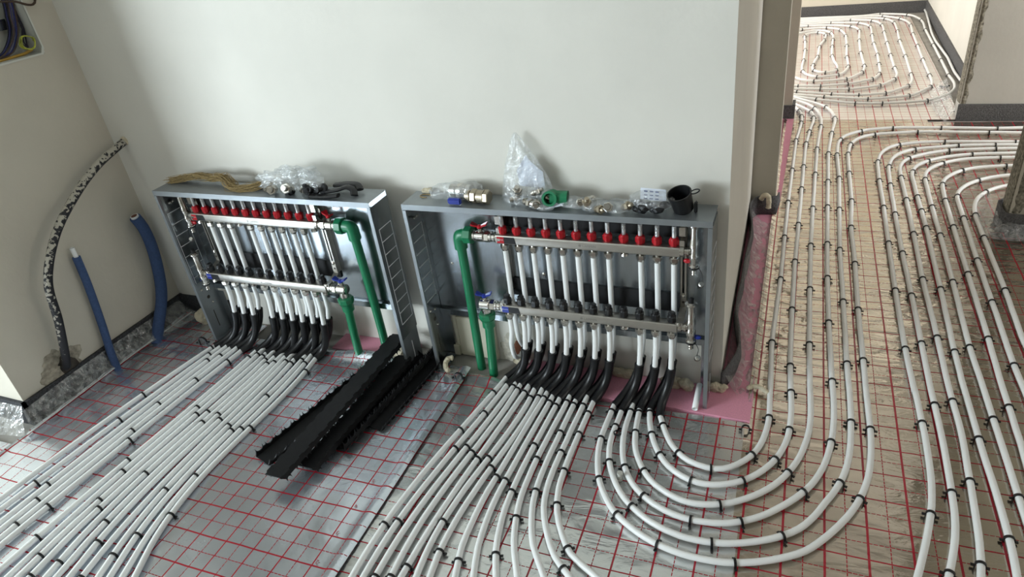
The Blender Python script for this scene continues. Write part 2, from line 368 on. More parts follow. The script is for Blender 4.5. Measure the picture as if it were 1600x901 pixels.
ORD = ['zeroth', 'first', 'second', 'third', 'fourth', 'fifth', 'sixth', 'seventh', 'eighth', 'ninth', 'tenth', 'eleventh', 'twelfth',
       'thirteenth', 'fourteenth', 'fifteenth', 'sixteenth', 'seventeenth', 'eighteenth', 'nineteenth', 'twentieth', 'twenty-first',
       'twenty-second', 'twenty-third', 'twenty-fourth', 'twenty-fifth', 'twenty-sixth', 'twenty-seventh', 'twenty-eighth', 'twenty-ninth', 'thirtieth']
PIPES = {
 'P1': [(-1.543,-0.216), (-1.562,-0.326), (-1.578,-0.436), (-1.593,-0.547), (-1.606,-0.657), (-1.618,-0.768), (-1.627,-0.878), (-1.635,-0.989), (-1.641,-1.099), (-1.659,-1.448)],
 'P2': [(-1.510,-0.217), (-1.523,-0.329), (-1.535,-0.441), (-1.546,-0.553), (-1.557,-0.665), (-1.567,-0.777), (-1.576,-0.889), (-1.584,-1.001), (-1.592,-1.113), (-1.617,-1.462)],
 'P3': [(-1.483,-0.207), (-1.493,-0.327), (-1.502,-0.448), (-1.510,-0.568), (-1.517,-0.688), (-1.524,-0.808), (-1.529,-0.928), (-1.534,-1.049), (-1.538,-1.169), (-1.549,-1.519)],
 'P4': [(-1.456,-0.215), (-1.463,-0.337), (-1.471,-0.458), (-1.478,-0.580), (-1.485,-0.702), (-1.491,-0.824), (-1.497,-0.945), (-1.502,-1.067), (-1.507,-1.189), (-1.522,-1.539)],
 'P5': [(-1.429,-0.205), (-1.437,-0.330), (-1.444,-0.456), (-1.451,-0.581), (-1.457,-0.707), (-1.462,-0.833), (-1.467,-0.958), (-1.471,-1.084), (-1.474,-1.209), (-1.483,-1.559)],
 'P6': [(-1.394,-0.220), (-1.402,-0.346), (-1.410,-0.472), (-1.417,-0.599), (-1.424,-0.725), (-1.430,-0.851), (-1.436,-0.978), (-1.441,-1.104), (-1.445,-1.230), (-1.458,-1.580)],
 'Q1': [(-1.326,-0.208), (-1.325,-0.343), (-1.328,-0.478), (-1.332,-0.613), (-1.339,-0.748), (-1.346,-0.883), (-1.351,-1.018), (-1.355,-1.153), (-1.357,-1.288), (-1.359,-1.638)],
 'Q2': [(-1.303,-0.181), (-1.300,-0.317), (-1.302,-0.454), (-1.306,-0.590), (-1.311,-0.727), (-1.315,-0.863), (-1.317,-1.000), (-1.315,-1.136), (-1.308,-1.272), (-1.288,-1.622)],
 'Q3': [(-1.269,-0.211), (-1.271,-0.345), (-1.275,-0.479), (-1.279,-0.612), (-1.283,-0.746), (-1.285,-0.880), (-1.285,-1.013), (-1.283,-1.147), (-1.275,-1.281), (-1.256,-1.630)],
 'Q4': [(-1.246,-0.188), (-1.240,-0.323), (-1.241,-0.458), (-1.245,-0.594), (-1.251,-0.729), (-1.256,-0.864), (-1.257,-1.000), (-1.253,-1.135), (-1.239,-1.270), (-1.205,-1.618)],
 'Q5': [(-1.217,-0.223), (-1.213,-0.353), (-1.215,-0.482), (-1.220,-0.611), (-1.225,-0.740), (-1.227,-0.869), (-1.224,-0.998), (-1.213,-1.127), (-1.191,-1.257), (-1.132,-1.602)],
 'Q6': [(-1.194,-0.192), (-1.190,-0.324), (-1.191,-0.457), (-1.193,-0.589), (-1.196,-0.721), (-1.196,-0.853), (-1.192,-0.985), (-1.180,-1.118), (-1.159,-1.250), (-1.104,-1.595)],
 'Q7': [(-1.171,-0.213), (-1.164,-0.341), (-1.164,-0.468), (-1.166,-0.596), (-1.169,-0.723), (-1.169,-0.850), (-1.163,-0.978), (-1.148,-1.105), (-1.121,-1.233), (-1.047,-1.575)],
 'Q8': [(-1.151,-0.173), (-1.143,-0.305), (-1.139,-0.437), (-1.138,-0.568), (-1.137,-0.700), (-1.134,-0.832), (-1.125,-0.964), (-1.109,-1.095), (-1.083,-1.227), (-1.015,-1.570)],
 'Q9': [(-1.120,-0.219), (-1.111,-0.343), (-1.109,-0.468), (-1.109,-0.592), (-1.109,-0.717), (-1.105,-0.841), (-1.093,-0.966), (-1.071,-1.090), (-1.034,-1.214), (-0.935,-1.550)],
 'Q10': [(-1.089,-0.186), (-1.080,-0.313), (-1.078,-0.439), (-1.080,-0.566), (-1.081,-0.692), (-1.078,-0.819), (-1.067,-0.945), (-1.043,-1.072), (-1.002,-1.199), (-0.894,-1.532)],
 'Q11': [(-1.067,-0.177), (-1.054,-0.303), (-1.050,-0.429), (-1.050,-0.555), (-1.051,-0.681), (-1.047,-0.807), (-1.034,-0.933), (-1.009,-1.059), (-0.966,-1.185), (-0.854,-1.516)],
 'Q12': [(-1.035,-0.194), (-1.020,-0.318), (-1.017,-0.441), (-1.020,-0.565), (-1.023,-0.688), (-1.022,-0.811), (-1.009,-0.935), (-0.979,-1.058), (-0.928,-1.181), (-0.793,-1.504)],
 'F1': [(-0.239,-0.128), (-0.249,-0.195), (-0.260,-0.262), (-0.271,-0.329), (-0.282,-0.396), (-0.293,-0.463), (-0.303,-0.530), (-0.312,-0.597), (-0.320,-0.664), (-0.326,-0.731), (-0.330,-0.798), (-0.331,-0.865), (-0.330,-0.932), (-0.326,-0.999), (-0.305,-1.349)],
 'F2': [(-0.221,-0.167), (-0.228,-0.231), (-0.236,-0.294), (-0.244,-0.357), (-0.254,-0.420), (-0.263,-0.484), (-0.272,-0.547), (-0.280,-0.610), (-0.288,-0.674), (-0.294,-0.737), (-0.298,-0.800), (-0.300,-0.864), (-0.299,-0.927), (-0.296,-0.990), (-0.277,-1.340)],
 'F3': [(-0.194,-0.149), (-0.198,-0.212), (-0.204,-0.275), (-0.211,-0.338), (-0.219,-0.402), (-0.228,-0.465), (-0.237,-0.528), (-0.245,-0.591), (-0.253,-0.654), (-0.259,-0.717), (-0.264,-0.781), (-0.267,-0.844), (-0.267,-0.907), (-0.265,-0.970), (-0.250,-1.320)],
 'F4': [(-0.174,-0.154), (-0.176,-0.216), (-0.179,-0.278), (-0.185,-0.340), (-0.192,-0.402), (-0.199,-0.464), (-0.207,-0.527), (-0.215,-0.589), (-0.222,-0.651), (-0.227,-0.713), (-0.231,-0.775), (-0.231,-0.837), (-0.229,-0.899), (-0.224,-0.961), (-0.193,-1.310)],
 'F5': [(-0.143,-0.151), (-0.147,-0.211), (-0.152,-0.270), (-0.157,-0.330), (-0.163,-0.389), (-0.168,-0.449), (-0.174,-0.508), (-0.180,-0.568), (-0.185,-0.627), (-0.189,-0.687), (-0.193,-0.746), (-0.196,-0.806), (-0.197,-0.865), (-0.197,-0.925), (-0.198,-1.275)],
 'F6': [(-0.117,-0.166), (-0.115,-0.226), (-0.117,-0.286), (-0.122,-0.346), (-0.129,-0.406), (-0.137,-0.466), (-0.145,-0.526), (-0.154,-0.586), (-0.162,-0.646), (-0.167,-0.706), (-0.171,-0.766), (-0.171,-0.826), (-0.167,-0.886), (-0.159,-0.946), (-0.109,-1.292)],
 'F7': [(-0.091,-0.158), (-0.089,-0.217), (-0.090,-0.277), (-0.094,-0.337), (-0.100,-0.397), (-0.107,-0.457), (-0.115,-0.516), (-0.123,-0.576), (-0.129,-0.636), (-0.134,-0.696), (-0.137,-0.756), (-0.137,-0.815), (-0.133,-0.875), (-0.124,-0.935), (-0.074,-1.281)],
 'F8': [(-0.068,-0.171), (-0.071,-0.234), (-0.075,-0.299), (-0.078,-0.361), (-0.081,-0.422), (-0.084,-0.483), (-0.088,-0.566), (-0.092,-0.630), (-0.092,-0.695), (-0.089,-0.758), (-0.083,-0.827), (-0.059,-0.919), (0.030,-1.257)],
 'F9': [(-0.043,-0.185), (-0.044,-0.226), (-0.047,-0.288), (-0.050,-0.347), (-0.052,-0.405), (-0.054,-0.469), (-0.056,-0.536), (-0.058,-0.613), (-0.057,-0.676), (-0.051,-0.744), (-0.039,-0.819), (-0.014,-0.902), (0.088,-1.237)],
 'F10': [(-0.016,-0.192), (-0.018,-0.254), (-0.020,-0.317), (-0.022,-0.377), (-0.024,-0.458), (-0.025,-0.521), (-0.024,-0.588), (-0.018,-0.676), (-0.007,-0.741), (0.011,-0.812), (0.042,-0.885), (0.178,-1.207)],
 'F11': [(0.014,-0.171), (0.012,-0.236), (0.009,-0.302), (0.007,-0.364), (0.005,-0.426), (0.004,-0.490), (0.006,-0.555), (0.010,-0.620), (0.022,-0.687), (0.049,-0.777), (0.093,-0.866), (0.250,-1.178)],
 'F12': [(0.040,-0.188), (0.039,-0.253), (0.038,-0.321), (0.038,-0.383), (0.037,-0.443), (0.038,-0.503), (0.041,-0.563), (0.052,-0.637), (0.075,-0.711), (0.102,-0.771), (0.153,-0.841), (0.358,-1.124)],
 'F13': [(0.072,-0.158), (0.071,-0.199), (0.070,-0.262), (0.068,-0.322), (0.068,-0.380), (0.067,-0.444), (0.068,-0.517), (0.073,-0.580), (0.087,-0.644), (0.117,-0.710), (0.168,-0.787), (0.220,-0.831), (0.490,-1.054)],
 'F14': [(0.099,-0.182), (0.098,-0.248), (0.097,-0.314), (0.097,-0.378), (0.097,-0.443), (0.100,-0.507), (0.106,-0.568), (0.128,-0.648), (0.167,-0.719), (0.206,-0.768), (0.284,-0.812), (0.589,-0.982)],
 'G1': [(0.170,-0.182), (0.169,-0.222), (0.168,-0.281), (0.169,-0.342), (0.177,-0.400), (0.201,-0.484), (0.225,-0.533), (0.276,-0.600), (0.334,-0.642), (0.401,-0.672), (0.474,-0.687), (0.526,-0.688), (0.583,-0.682), (0.650,-0.661), (0.711,-0.631), (0.764,-0.594), (0.803,-0.548), (0.838,-0.496), (0.868,-0.443), (0.892,-0.386), (0.909,-0.327), (0.917,-0.287), (0.924,-0.225), (0.927,-0.161), (0.927,-0.094), (0.925,-0.032), (0.923,0.029), (0.921,0.089), (0.920,0.156), (0.918,0.227), (0.917,0.289), (0.916,0.329), (0.914,0.389), (0.912,0.450), (0.911,0.510), (0.909,0.571), (0.909,0.631), (0.908,0.692), (0.908,0.752), (0.907,0.813), (0.907,0.873), (0.906,0.914), (0.905,0.975), (0.903,1.036), (0.901,1.097), (0.899,1.158), (0.898,1.219), (0.898,1.280), (0.899,1.340), (0.901,1.400), (0.903,1.460), (0.904,1.500), (0.904,1.561), (0.903,1.622), (0.902,1.683), (0.901,1.745), (0.900,1.806), (0.899,1.866), (0.898,1.929), (0.897,1.992), (0.897,2.055), (0.897,2.097), (0.897,2.161), (0.902,2.221), (0.907,2.280), (0.922,2.340), (0.953,2.405), (1.003,2.456), (1.066,2.486), (1.125,2.500), (1.186,2.513), (1.227,2.521), (1.289,2.528), (1.351,2.529), (1.414,2.528), (1.476,2.527), (1.538,2.527), (1.601,2.526), (1.662,2.525), (1.722,2.523), (1.783,2.522), (2.183,2.513)],
 'G2': [(0.200,-0.197), (0.200,-0.246), (0.199,-0.313), (0.206,-0.379), (0.226,-0.445), (0.261,-0.509), (0.299,-0.555), (0.364,-0.602), (0.424,-0.626), (0.463,-0.634), (0.526,-0.634), (0.587,-0.622), (0.642,-0.601), (0.698,-0.570), (0.747,-0.529), (0.783,-0.476), (0.810,-0.419), (0.828,-0.382), (0.851,-0.320), (0.866,-0.249), (0.873,-0.176), (0.875,-0.120), (0.876,-0.053), (0.875,0.018), (0.873,0.081), (0.871,0.124), (0.869,0.190), (0.867,0.251), (0.866,0.310), (0.865,0.371), (0.864,0.431), (0.862,0.491), (0.861,0.551), (0.860,0.590), (0.859,0.653), (0.858,0.716), (0.856,0.778), (0.854,0.841), (0.853,0.904), (0.851,0.966), (0.850,1.030), (0.850,1.070), (0.850,1.130), (0.850,1.191), (0.850,1.252), (0.850,1.312), (0.850,1.373), (0.850,1.434), (0.850,1.495), (0.850,1.535), (0.850,1.596), (0.850,1.657), (0.851,1.718), (0.851,1.779), (0.850,1.840), (0.848,1.904), (0.846,1.967), (0.845,2.009), (0.843,2.073), (0.841,2.136), (0.842,2.199), (0.844,2.263), (0.848,2.326), (0.861,2.386), (0.881,2.442), (0.906,2.476), (0.953,2.521), (1.005,2.556), (1.065,2.575), (1.127,2.590), (1.188,2.597), (1.249,2.599), (1.310,2.600), (1.351,2.600), (1.413,2.600), (1.476,2.599), (1.539,2.597), (1.602,2.595), (1.664,2.595), (1.731,2.600), (1.799,2.608), (2.197,2.649)],
 'G3': [(0.229,-0.161), (0.229,-0.205), (0.230,-0.269), (0.237,-0.332), (0.260,-0.418), (0.290,-0.474), (0.321,-0.510), (0.377,-0.549), (0.456,-0.573), (0.537,-0.569), (0.596,-0.550), (0.654,-0.513), (0.690,-0.479), (0.734,-0.428), (0.772,-0.369), (0.800,-0.298), (0.816,-0.225), (0.824,-0.163), (0.827,-0.121), (0.829,-0.059), (0.828,0.005), (0.825,0.069), (0.822,0.132), (0.820,0.192), (0.819,0.232), (0.816,0.293), (0.814,0.354), (0.812,0.414), (0.810,0.475), (0.809,0.537), (0.808,0.577), (0.806,0.638), (0.805,0.700), (0.804,0.761), (0.803,0.822), (0.802,0.883), (0.802,0.923), (0.801,0.984), (0.801,1.045), (0.801,1.106), (0.800,1.168), (0.800,1.229), (0.800,1.270), (0.799,1.331), (0.799,1.393), (0.799,1.454), (0.798,1.515), (0.798,1.577), (0.798,1.617), (0.798,1.679), (0.798,1.740), (0.798,1.801), (0.798,1.862), (0.797,1.923), (0.797,1.964), (0.797,2.025), (0.797,2.086), (0.797,2.147), (0.798,2.209), (0.801,2.271), (0.803,2.312), (0.806,2.374), (0.809,2.436), (0.813,2.498), (0.817,2.561), (0.823,2.624), (0.826,2.666), (0.831,2.727), (0.828,2.799), (0.817,2.871), (0.804,2.928), (0.778,3.000), (0.752,3.042), (0.710,3.091), (0.666,3.134), (0.622,3.177), (0.578,3.222), (0.534,3.269), (0.363,3.452)],
 'G4': [(0.255,-0.183), (0.259,-0.231), (0.267,-0.296), (0.283,-0.360), (0.323,-0.434), (0.366,-0.479), (0.445,-0.515), (0.506,-0.514), (0.571,-0.490), (0.631,-0.447), (0.680,-0.393), (0.713,-0.336), (0.738,-0.272), (0.749,-0.227), (0.760,-0.161), (0.764,-0.081), (0.761,0.002), (0.758,0.062), (0.756,0.125), (0.754,0.167), (0.752,0.230), (0.750,0.294), (0.748,0.353), (0.747,0.413), (0.746,0.474), (0.745,0.514), (0.743,0.574), (0.742,0.634), (0.741,0.694), (0.740,0.754), (0.739,0.815), (0.738,0.855), (0.737,0.915), (0.736,0.975), (0.735,1.035), (0.735,1.096), (0.735,1.157), (0.735,1.197), (0.734,1.258), (0.734,1.319), (0.734,1.379), (0.734,1.440), (0.734,1.501), (0.734,1.542), (0.735,1.602), (0.735,1.663), (0.735,1.724), (0.735,1.785), (0.736,1.846), (0.736,1.886), (0.736,1.947), (0.736,2.008), (0.737,2.069), (0.737,2.129), (0.737,2.190), (0.737,2.230), (0.739,2.296), (0.741,2.361), (0.743,2.420), (0.746,2.480), (0.749,2.540), (0.751,2.580), (0.752,2.640), (0.752,2.702), (0.750,2.765), (0.744,2.826), (0.734,2.885), (0.727,2.922), (0.704,2.990), (0.673,3.053), (0.631,3.108), (0.575,3.160), (0.528,3.202), (0.342,3.369)],
 'G5': [(0.287,-0.175), (0.295,-0.216), (0.312,-0.273), (0.340,-0.336), (0.389,-0.400), (0.455,-0.436), (0.516,-0.438), (0.586,-0.408), (0.633,-0.364), (0.668,-0.311), (0.686,-0.269), (0.703,-0.199), (0.708,-0.120), (0.707,-0.045), (0.703,0.014), (0.699,0.075), (0.695,0.137), (0.692,0.199), (0.690,0.261), (0.689,0.323), (0.687,0.365), (0.686,0.427), (0.684,0.489), (0.683,0.551), (0.682,0.611), (0.681,0.673), (0.680,0.734), (0.679,0.795), (0.678,0.856), (0.678,0.897), (0.678,0.957), (0.678,1.017), (0.678,1.078), (0.678,1.138), (0.678,1.198), (0.677,1.258), (0.677,1.320), (0.677,1.380), (0.677,1.441), (0.677,1.482), (0.677,1.543), (0.676,1.604), (0.676,1.665), (0.676,1.726), (0.676,1.787), (0.676,1.848), (0.675,1.909), (0.675,1.970), (0.675,2.010), (0.675,2.071), (0.675,2.132), (0.675,2.194), (0.676,2.254), (0.677,2.313), (0.680,2.375), (0.684,2.437), (0.687,2.499), (0.692,2.561), (0.695,2.601), (0.701,2.661), (0.706,2.721), (0.706,2.785), (0.701,2.846), (0.688,2.902), (0.648,2.977), (0.610,3.036), (0.566,3.097), (0.531,3.144), (0.383,3.346)],
 'G6': [(0.326,-0.199), (0.356,-0.267), (0.388,-0.319), (0.441,-0.364), (0.517,-0.376), (0.558,-0.358), (0.606,-0.304), (0.630,-0.248), (0.643,-0.177), (0.646,-0.103), (0.643,-0.044), (0.640,0.017), (0.637,0.078), (0.635,0.118), (0.632,0.179), (0.629,0.240), (0.627,0.301), (0.627,0.363), (0.628,0.424), (0.628,0.485), (0.628,0.546), (0.629,0.607), (0.629,0.669), (0.630,0.730), (0.629,0.793), (0.628,0.835), (0.628,0.898), (0.627,0.960), (0.626,1.023), (0.625,1.087), (0.624,1.148), (0.623,1.208), (0.623,1.268), (0.622,1.328), (0.621,1.388), (0.621,1.448), (0.620,1.509), (0.620,1.570), (0.620,1.610), (0.620,1.671), (0.620,1.732), (0.620,1.793), (0.620,1.853), (0.620,1.914), (0.620,1.975), (0.620,2.036), (0.620,2.097), (0.620,2.157), (0.620,2.218), (0.620,2.279), (0.620,2.319), (0.620,2.380), (0.624,2.443), (0.628,2.507), (0.631,2.569), (0.635,2.631), (0.637,2.692), (0.637,2.761), (0.633,2.828), (0.625,2.887), (0.610,2.948), (0.574,3.024), (0.534,3.080), (0.389,3.284)],
 'R1': [(0.912,-0.952), (1.004,-0.615), (1.016,-0.569), (1.034,-0.495), (1.048,-0.429), (1.060,-0.361), (1.067,-0.285), (1.069,-0.217), (1.069,-0.149), (1.068,-0.081), (1.065,-0.016), (1.063,0.043), (1.061,0.082), (1.059,0.117), (1.058,0.099), (1.057,0.135), (1.054,0.195), (1.051,0.256), (1.049,0.317), (1.047,0.378), (1.046,0.440), (1.045,0.501), (1.044,0.542), (1.043,0.603), (1.042,0.665), (1.042,0.726), (1.041,0.789), (1.041,0.851), (1.041,0.914), (1.040,0.977), (1.040,1.039), (1.040,1.102), (1.040,1.144), (1.039,1.207), (1.039,1.271), (1.039,1.334), (1.039,1.398), (1.039,1.462), (1.039,1.523), (1.038,1.583), (1.037,1.643), (1.036,1.704), (1.036,1.744), (1.035,1.805), (1.035,1.865), (1.036,1.925), (1.036,1.986), (1.039,2.046), (1.047,2.106), (1.058,2.165), (1.081,2.224), (1.115,2.278), (1.145,2.305), (1.203,2.333), (1.263,2.351), (1.324,2.361), (1.385,2.368), (1.447,2.372), (1.509,2.373), (1.571,2.375), (1.633,2.377), (1.694,2.378), (1.758,2.380), (2.158,2.394)],
 'R2': [(0.991,-0.935), (1.070,-0.594), (1.086,-0.528), (1.101,-0.455), (1.109,-0.382), (1.111,-0.319), (1.112,-0.252), (1.112,-0.184), (1.112,-0.139), (1.111,-0.073), (1.109,-0.009), (1.107,0.054), (1.104,0.131), (1.103,0.197), (1.102,0.238), (1.101,0.300), (1.100,0.363), (1.099,0.425), (1.098,0.488), (1.097,0.550), (1.096,0.592), (1.095,0.654), (1.093,0.717), (1.092,0.780), (1.091,0.843), (1.089,0.906), (1.088,0.948), (1.087,1.012), (1.086,1.073), (1.085,1.133), (1.085,1.194), (1.084,1.254), (1.083,1.315), (1.083,1.355), (1.082,1.415), (1.082,1.478), (1.082,1.540), (1.081,1.603), (1.081,1.665), (1.081,1.707), (1.082,1.770), (1.083,1.834), (1.084,1.897), (1.086,1.960), (1.095,2.028), (1.104,2.074), (1.127,2.137), (1.163,2.191), (1.216,2.236), (1.273,2.261), (1.330,2.279), (1.368,2.290), (1.425,2.306), (1.488,2.317), (1.553,2.323), (1.618,2.328), (1.683,2.331), (1.749,2.334), (2.149,2.351)],
 'R3': [(1.090,-0.920), (1.138,-0.574), (1.147,-0.513), (1.152,-0.454), (1.155,-0.392), (1.157,-0.329), (1.159,-0.266), (1.160,-0.203), (1.162,-0.140), (1.163,-0.077), (1.162,-0.013), (1.159,0.050), (1.156,0.117), (1.154,0.188), (1.153,0.247), (1.153,0.288), (1.152,0.349), (1.151,0.409), (1.150,0.470), (1.149,0.530), (1.147,0.590), (1.146,0.650), (1.144,0.710), (1.143,0.770), (1.142,0.830), (1.142,0.892), (1.142,0.954), (1.142,1.016), (1.142,1.057), (1.142,1.119), (1.142,1.181), (1.141,1.243), (1.141,1.306), (1.141,1.369), (1.141,1.432), (1.140,1.495), (1.140,1.559), (1.139,1.619), (1.138,1.679), (1.137,1.739), (1.136,1.799), (1.135,1.838), (1.136,1.901), (1.138,1.963), (1.152,2.032), (1.186,2.102), (1.240,2.152), (1.297,2.191), (1.354,2.220), (1.415,2.241), (1.479,2.252), (1.544,2.262), (1.610,2.270), (1.674,2.276), (1.740,2.281), (2.139,2.311)],
 'R4': [(1.200,-0.900), (1.214,-0.550), (1.216,-0.508), (1.218,-0.448), (1.217,-0.377), (1.215,-0.307), (1.212,-0.237), (1.208,-0.172), (1.205,-0.109), (1.203,-0.046), (1.201,0.014), (1.199,0.075), (1.197,0.135), (1.195,0.197), (1.195,0.242), (1.194,0.310), (1.193,0.375), (1.193,0.435), (1.194,0.496), (1.194,0.557), (1.194,0.617), (1.195,0.678), (1.195,0.740), (1.195,0.800), (1.195,0.860), (1.195,0.920), (1.195,0.980), (1.195,1.020), (1.195,1.080), (1.195,1.140), (1.196,1.200), (1.195,1.259), (1.195,1.323), (1.193,1.389), (1.192,1.455), (1.190,1.515), (1.189,1.576), (1.188,1.637), (1.187,1.701), (1.187,1.763), (1.186,1.805), (1.186,1.868), (1.193,1.930), (1.211,1.987), (1.243,2.038), (1.286,2.082), (1.347,2.126), (1.409,2.156), (1.472,2.177), (1.536,2.191), (1.600,2.199), (1.665,2.207), (1.727,2.212), (2.126,2.245)],
 'R5': [(1.281,-0.806), (1.268,-0.457), (1.267,-0.415), (1.265,-0.354), (1.263,-0.292), (1.261,-0.224), (1.259,-0.152), (1.257,-0.092), (1.255,-0.031), (1.253,0.029), (1.251,0.098), (1.249,0.167), (1.247,0.230), (1.244,0.291), (1.242,0.352), (1.241,0.414), (1.241,0.475), (1.241,0.537), (1.241,0.599), (1.242,0.660), (1.242,0.722), (1.242,0.783), (1.242,0.845), (1.242,0.908), (1.242,0.971), (1.242,1.013), (1.242,1.076), (1.242,1.139), (1.241,1.202), (1.241,1.264), (1.240,1.326), (1.239,1.387), (1.239,1.449), (1.238,1.511), (1.238,1.571), (1.238,1.631), (1.239,1.691), (1.239,1.751), (1.239,1.811), (1.243,1.870), (1.260,1.936), (1.293,1.995), (1.337,2.042), (1.395,2.085), (1.460,2.114), (1.523,2.127), (1.589,2.138), (1.652,2.145), (1.716,2.149), (2.115,2.173)],
 'R6': [(1.280,-1.216), (1.300,-0.316), (1.301,-0.253), (1.302,-0.192), (1.303,-0.130), (1.304,-0.068), (1.303,-0.006), (1.303,0.055), (1.302,0.117), (1.301,0.180), (1.301,0.243), (1.302,0.307), (1.302,0.370), (1.303,0.434), (1.303,0.496), (1.303,0.556), (1.302,0.616), (1.302,0.677), (1.302,0.737), (1.301,0.797), (1.301,0.858), (1.301,0.918), (1.301,0.980), (1.300,1.042), (1.300,1.103), (1.300,1.165), (1.300,1.226), (1.300,1.288), (1.300,1.349), (1.300,1.409), (1.300,1.470), (1.300,1.530), (1.300,1.591), (1.302,1.652), (1.304,1.714), (1.309,1.773), (1.328,1.838), (1.362,1.895), (1.406,1.946), (1.457,1.982), (1.515,2.005), (1.576,2.021), (1.636,2.032), (1.696,2.039), (2.093,2.085)],
 'R7': [(1.412,-1.138), (1.362,0.061), (1.359,0.127), (1.357,0.191), (1.354,0.252), (1.352,0.314), (1.351,0.375), (1.351,0.435), (1.351,0.496), (1.351,0.557), (1.351,0.618), (1.350,0.678), (1.350,0.740), (1.349,0.804), (1.349,0.867), (1.349,0.930), (1.348,0.993), (1.348,1.055), (1.348,1.116), (1.349,1.177), (1.349,1.239), (1.349,1.300), (1.350,1.361), (1.350,1.423), (1.350,1.487), (1.350,1.551), (1.352,1.616), (1.362,1.672), (1.390,1.737), (1.425,1.788), (1.465,1.829), (1.525,1.872), (1.591,1.901), (1.674,1.919), (2.066,1.999)],
 'R8': [(1.502,-1.100), (1.413,0.297), (1.410,0.341), (1.406,0.406), (1.403,0.470), (1.403,0.530), (1.404,0.590), (1.404,0.651), (1.405,0.711), (1.405,0.771), (1.405,0.832), (1.404,0.893), (1.403,0.955), (1.402,1.016), (1.401,1.077), (1.401,1.138), (1.400,1.199), (1.399,1.260), (1.399,1.322), (1.398,1.383), (1.400,1.444), (1.406,1.507), (1.418,1.568), (1.439,1.628), (1.474,1.687), (1.518,1.737), (1.573,1.774), (1.653,1.802), (2.031,1.932)],
 'T1': [(0.493,5.205), (0.529,5.234), (0.577,5.269), (0.625,5.301), (0.686,5.315), (0.741,5.294), (0.776,5.238), (0.800,5.177), (0.807,5.136), (0.815,5.074), (0.816,5.009), (0.814,4.943), (0.813,4.883), (0.811,4.823), (0.810,4.763), (0.809,4.703), (0.809,4.662), (0.808,4.602), (0.808,4.541), (0.808,4.480), (0.808,4.420), (0.809,4.358), (0.814,4.292), (0.820,4.226), (0.824,4.183), (0.835,4.116), (0.845,4.050), (0.847,3.981), (0.836,3.917), (0.804,3.869), (0.753,3.853), (0.721,3.871), (0.686,3.923), (0.671,3.986), (0.672,4.049), (0.676,4.113), (0.682,4.177), (0.689,4.242), (0.697,4.306), (0.701,4.349), (0.704,4.412), (0.706,4.473), (0.707,4.535), (0.707,4.597), (0.709,4.658), (0.713,4.720), (0.721,4.781), (0.727,4.821), (0.736,4.882), (0.744,4.942), (0.751,5.005), (0.755,5.070), (0.753,5.135), (0.734,5.191), (0.677,5.230), (0.637,5.221), (0.596,5.172), (0.579,5.108), (0.580,5.045), (0.584,4.974), (0.589,4.903), (0.591,4.843), (0.593,4.802), (0.595,4.740), (0.597,4.678), (0.599,4.616), (0.600,4.553), (0.600,4.490), (0.600,4.426), (0.600,4.363), (0.600,4.321), (0.600,4.258), (0.597,4.191), (0.595,4.123), (0.594,4.057), (0.596,3.994), (0.600,3.931), (0.613,3.868), (0.627,3.828), (0.659,3.779), (0.699,3.742), (0.760,3.742), (0.824,3.769), (0.873,3.812), (0.897,3.876), (0.913,3.941), (0.919,3.980), (0.924,4.041), (0.924,4.103), (0.922,4.165), (0.920,4.227), (0.918,4.288), (0.917,4.350), (0.917,4.391), (0.918,4.453), (0.919,4.515), (0.919,4.577), (0.920,4.640), (0.921,4.702), (0.920,4.763), (0.920,4.824), (0.919,4.865), (0.919,4.926), (0.918,4.987), (0.917,5.048), (0.912,5.109), (0.902,5.169), (0.891,5.229), (0.879,5.289), (0.866,5.325), (0.822,5.370), (0.771,5.407), (0.711,5.419), (0.646,5.414), (0.581,5.407), (0.525,5.382), (0.474,5.344)],
 'T2': [(0.226,4.234), (0.501,3.817), (0.526,3.780), (0.562,3.726), (0.597,3.679), (0.645,3.642), (0.706,3.624), (0.778,3.627), (0.841,3.640), (0.898,3.661), (0.940,3.704), (0.972,3.761), (1.002,3.819), (1.019,3.859), (1.029,3.923), (1.034,3.988), (1.033,4.050), (1.031,4.112), (1.029,4.174), (1.026,4.235), (1.024,4.297), (1.022,4.359), (1.020,4.421), (1.019,4.483), (1.019,4.546), (1.019,4.587), (1.019,4.649), (1.019,4.712), (1.019,4.774), (1.020,4.836), (1.020,4.899), (1.022,4.962), (1.024,5.025), (1.026,5.088), (1.028,5.151), (1.030,5.215), (1.027,5.256), (1.017,5.317), (0.997,5.375), (0.959,5.429), (0.908,5.465), (0.850,5.491), (0.790,5.514), (0.726,5.522), (0.661,5.528), (0.595,5.530), (0.531,5.524), (0.467,5.516), (-0.029,5.451)],
 'T3': [(0.020,3.570), (0.517,3.512), (0.563,3.507), (0.629,3.501), (0.695,3.497), (0.760,3.500), (0.821,3.513), (0.882,3.527), (0.939,3.550), (0.989,3.586), (1.039,3.624), (1.082,3.665), (1.105,3.720), (1.122,3.778), (1.130,3.817), (1.134,3.886), (1.134,3.955), (1.134,4.018), (1.135,4.077), (1.135,4.137), (1.136,4.198), (1.136,4.258), (1.136,4.318), (1.136,4.378), (1.135,4.441), (1.132,4.504), (1.130,4.566), (1.129,4.608), (1.127,4.671), (1.125,4.734), (1.124,4.797), (1.124,4.861), (1.124,4.925), (1.124,4.989), (1.124,5.053), (1.124,5.115), (1.125,5.176), (1.126,5.238), (1.126,5.299), (1.125,5.358), (1.117,5.408), (1.093,5.474), (1.058,5.525), (1.017,5.570), (0.959,5.589), (0.897,5.601), (0.835,5.613), (0.773,5.619), (0.711,5.615), (0.649,5.610), (0.587,5.606), (0.526,5.601), (0.463,5.596), (-0.036,5.559)],
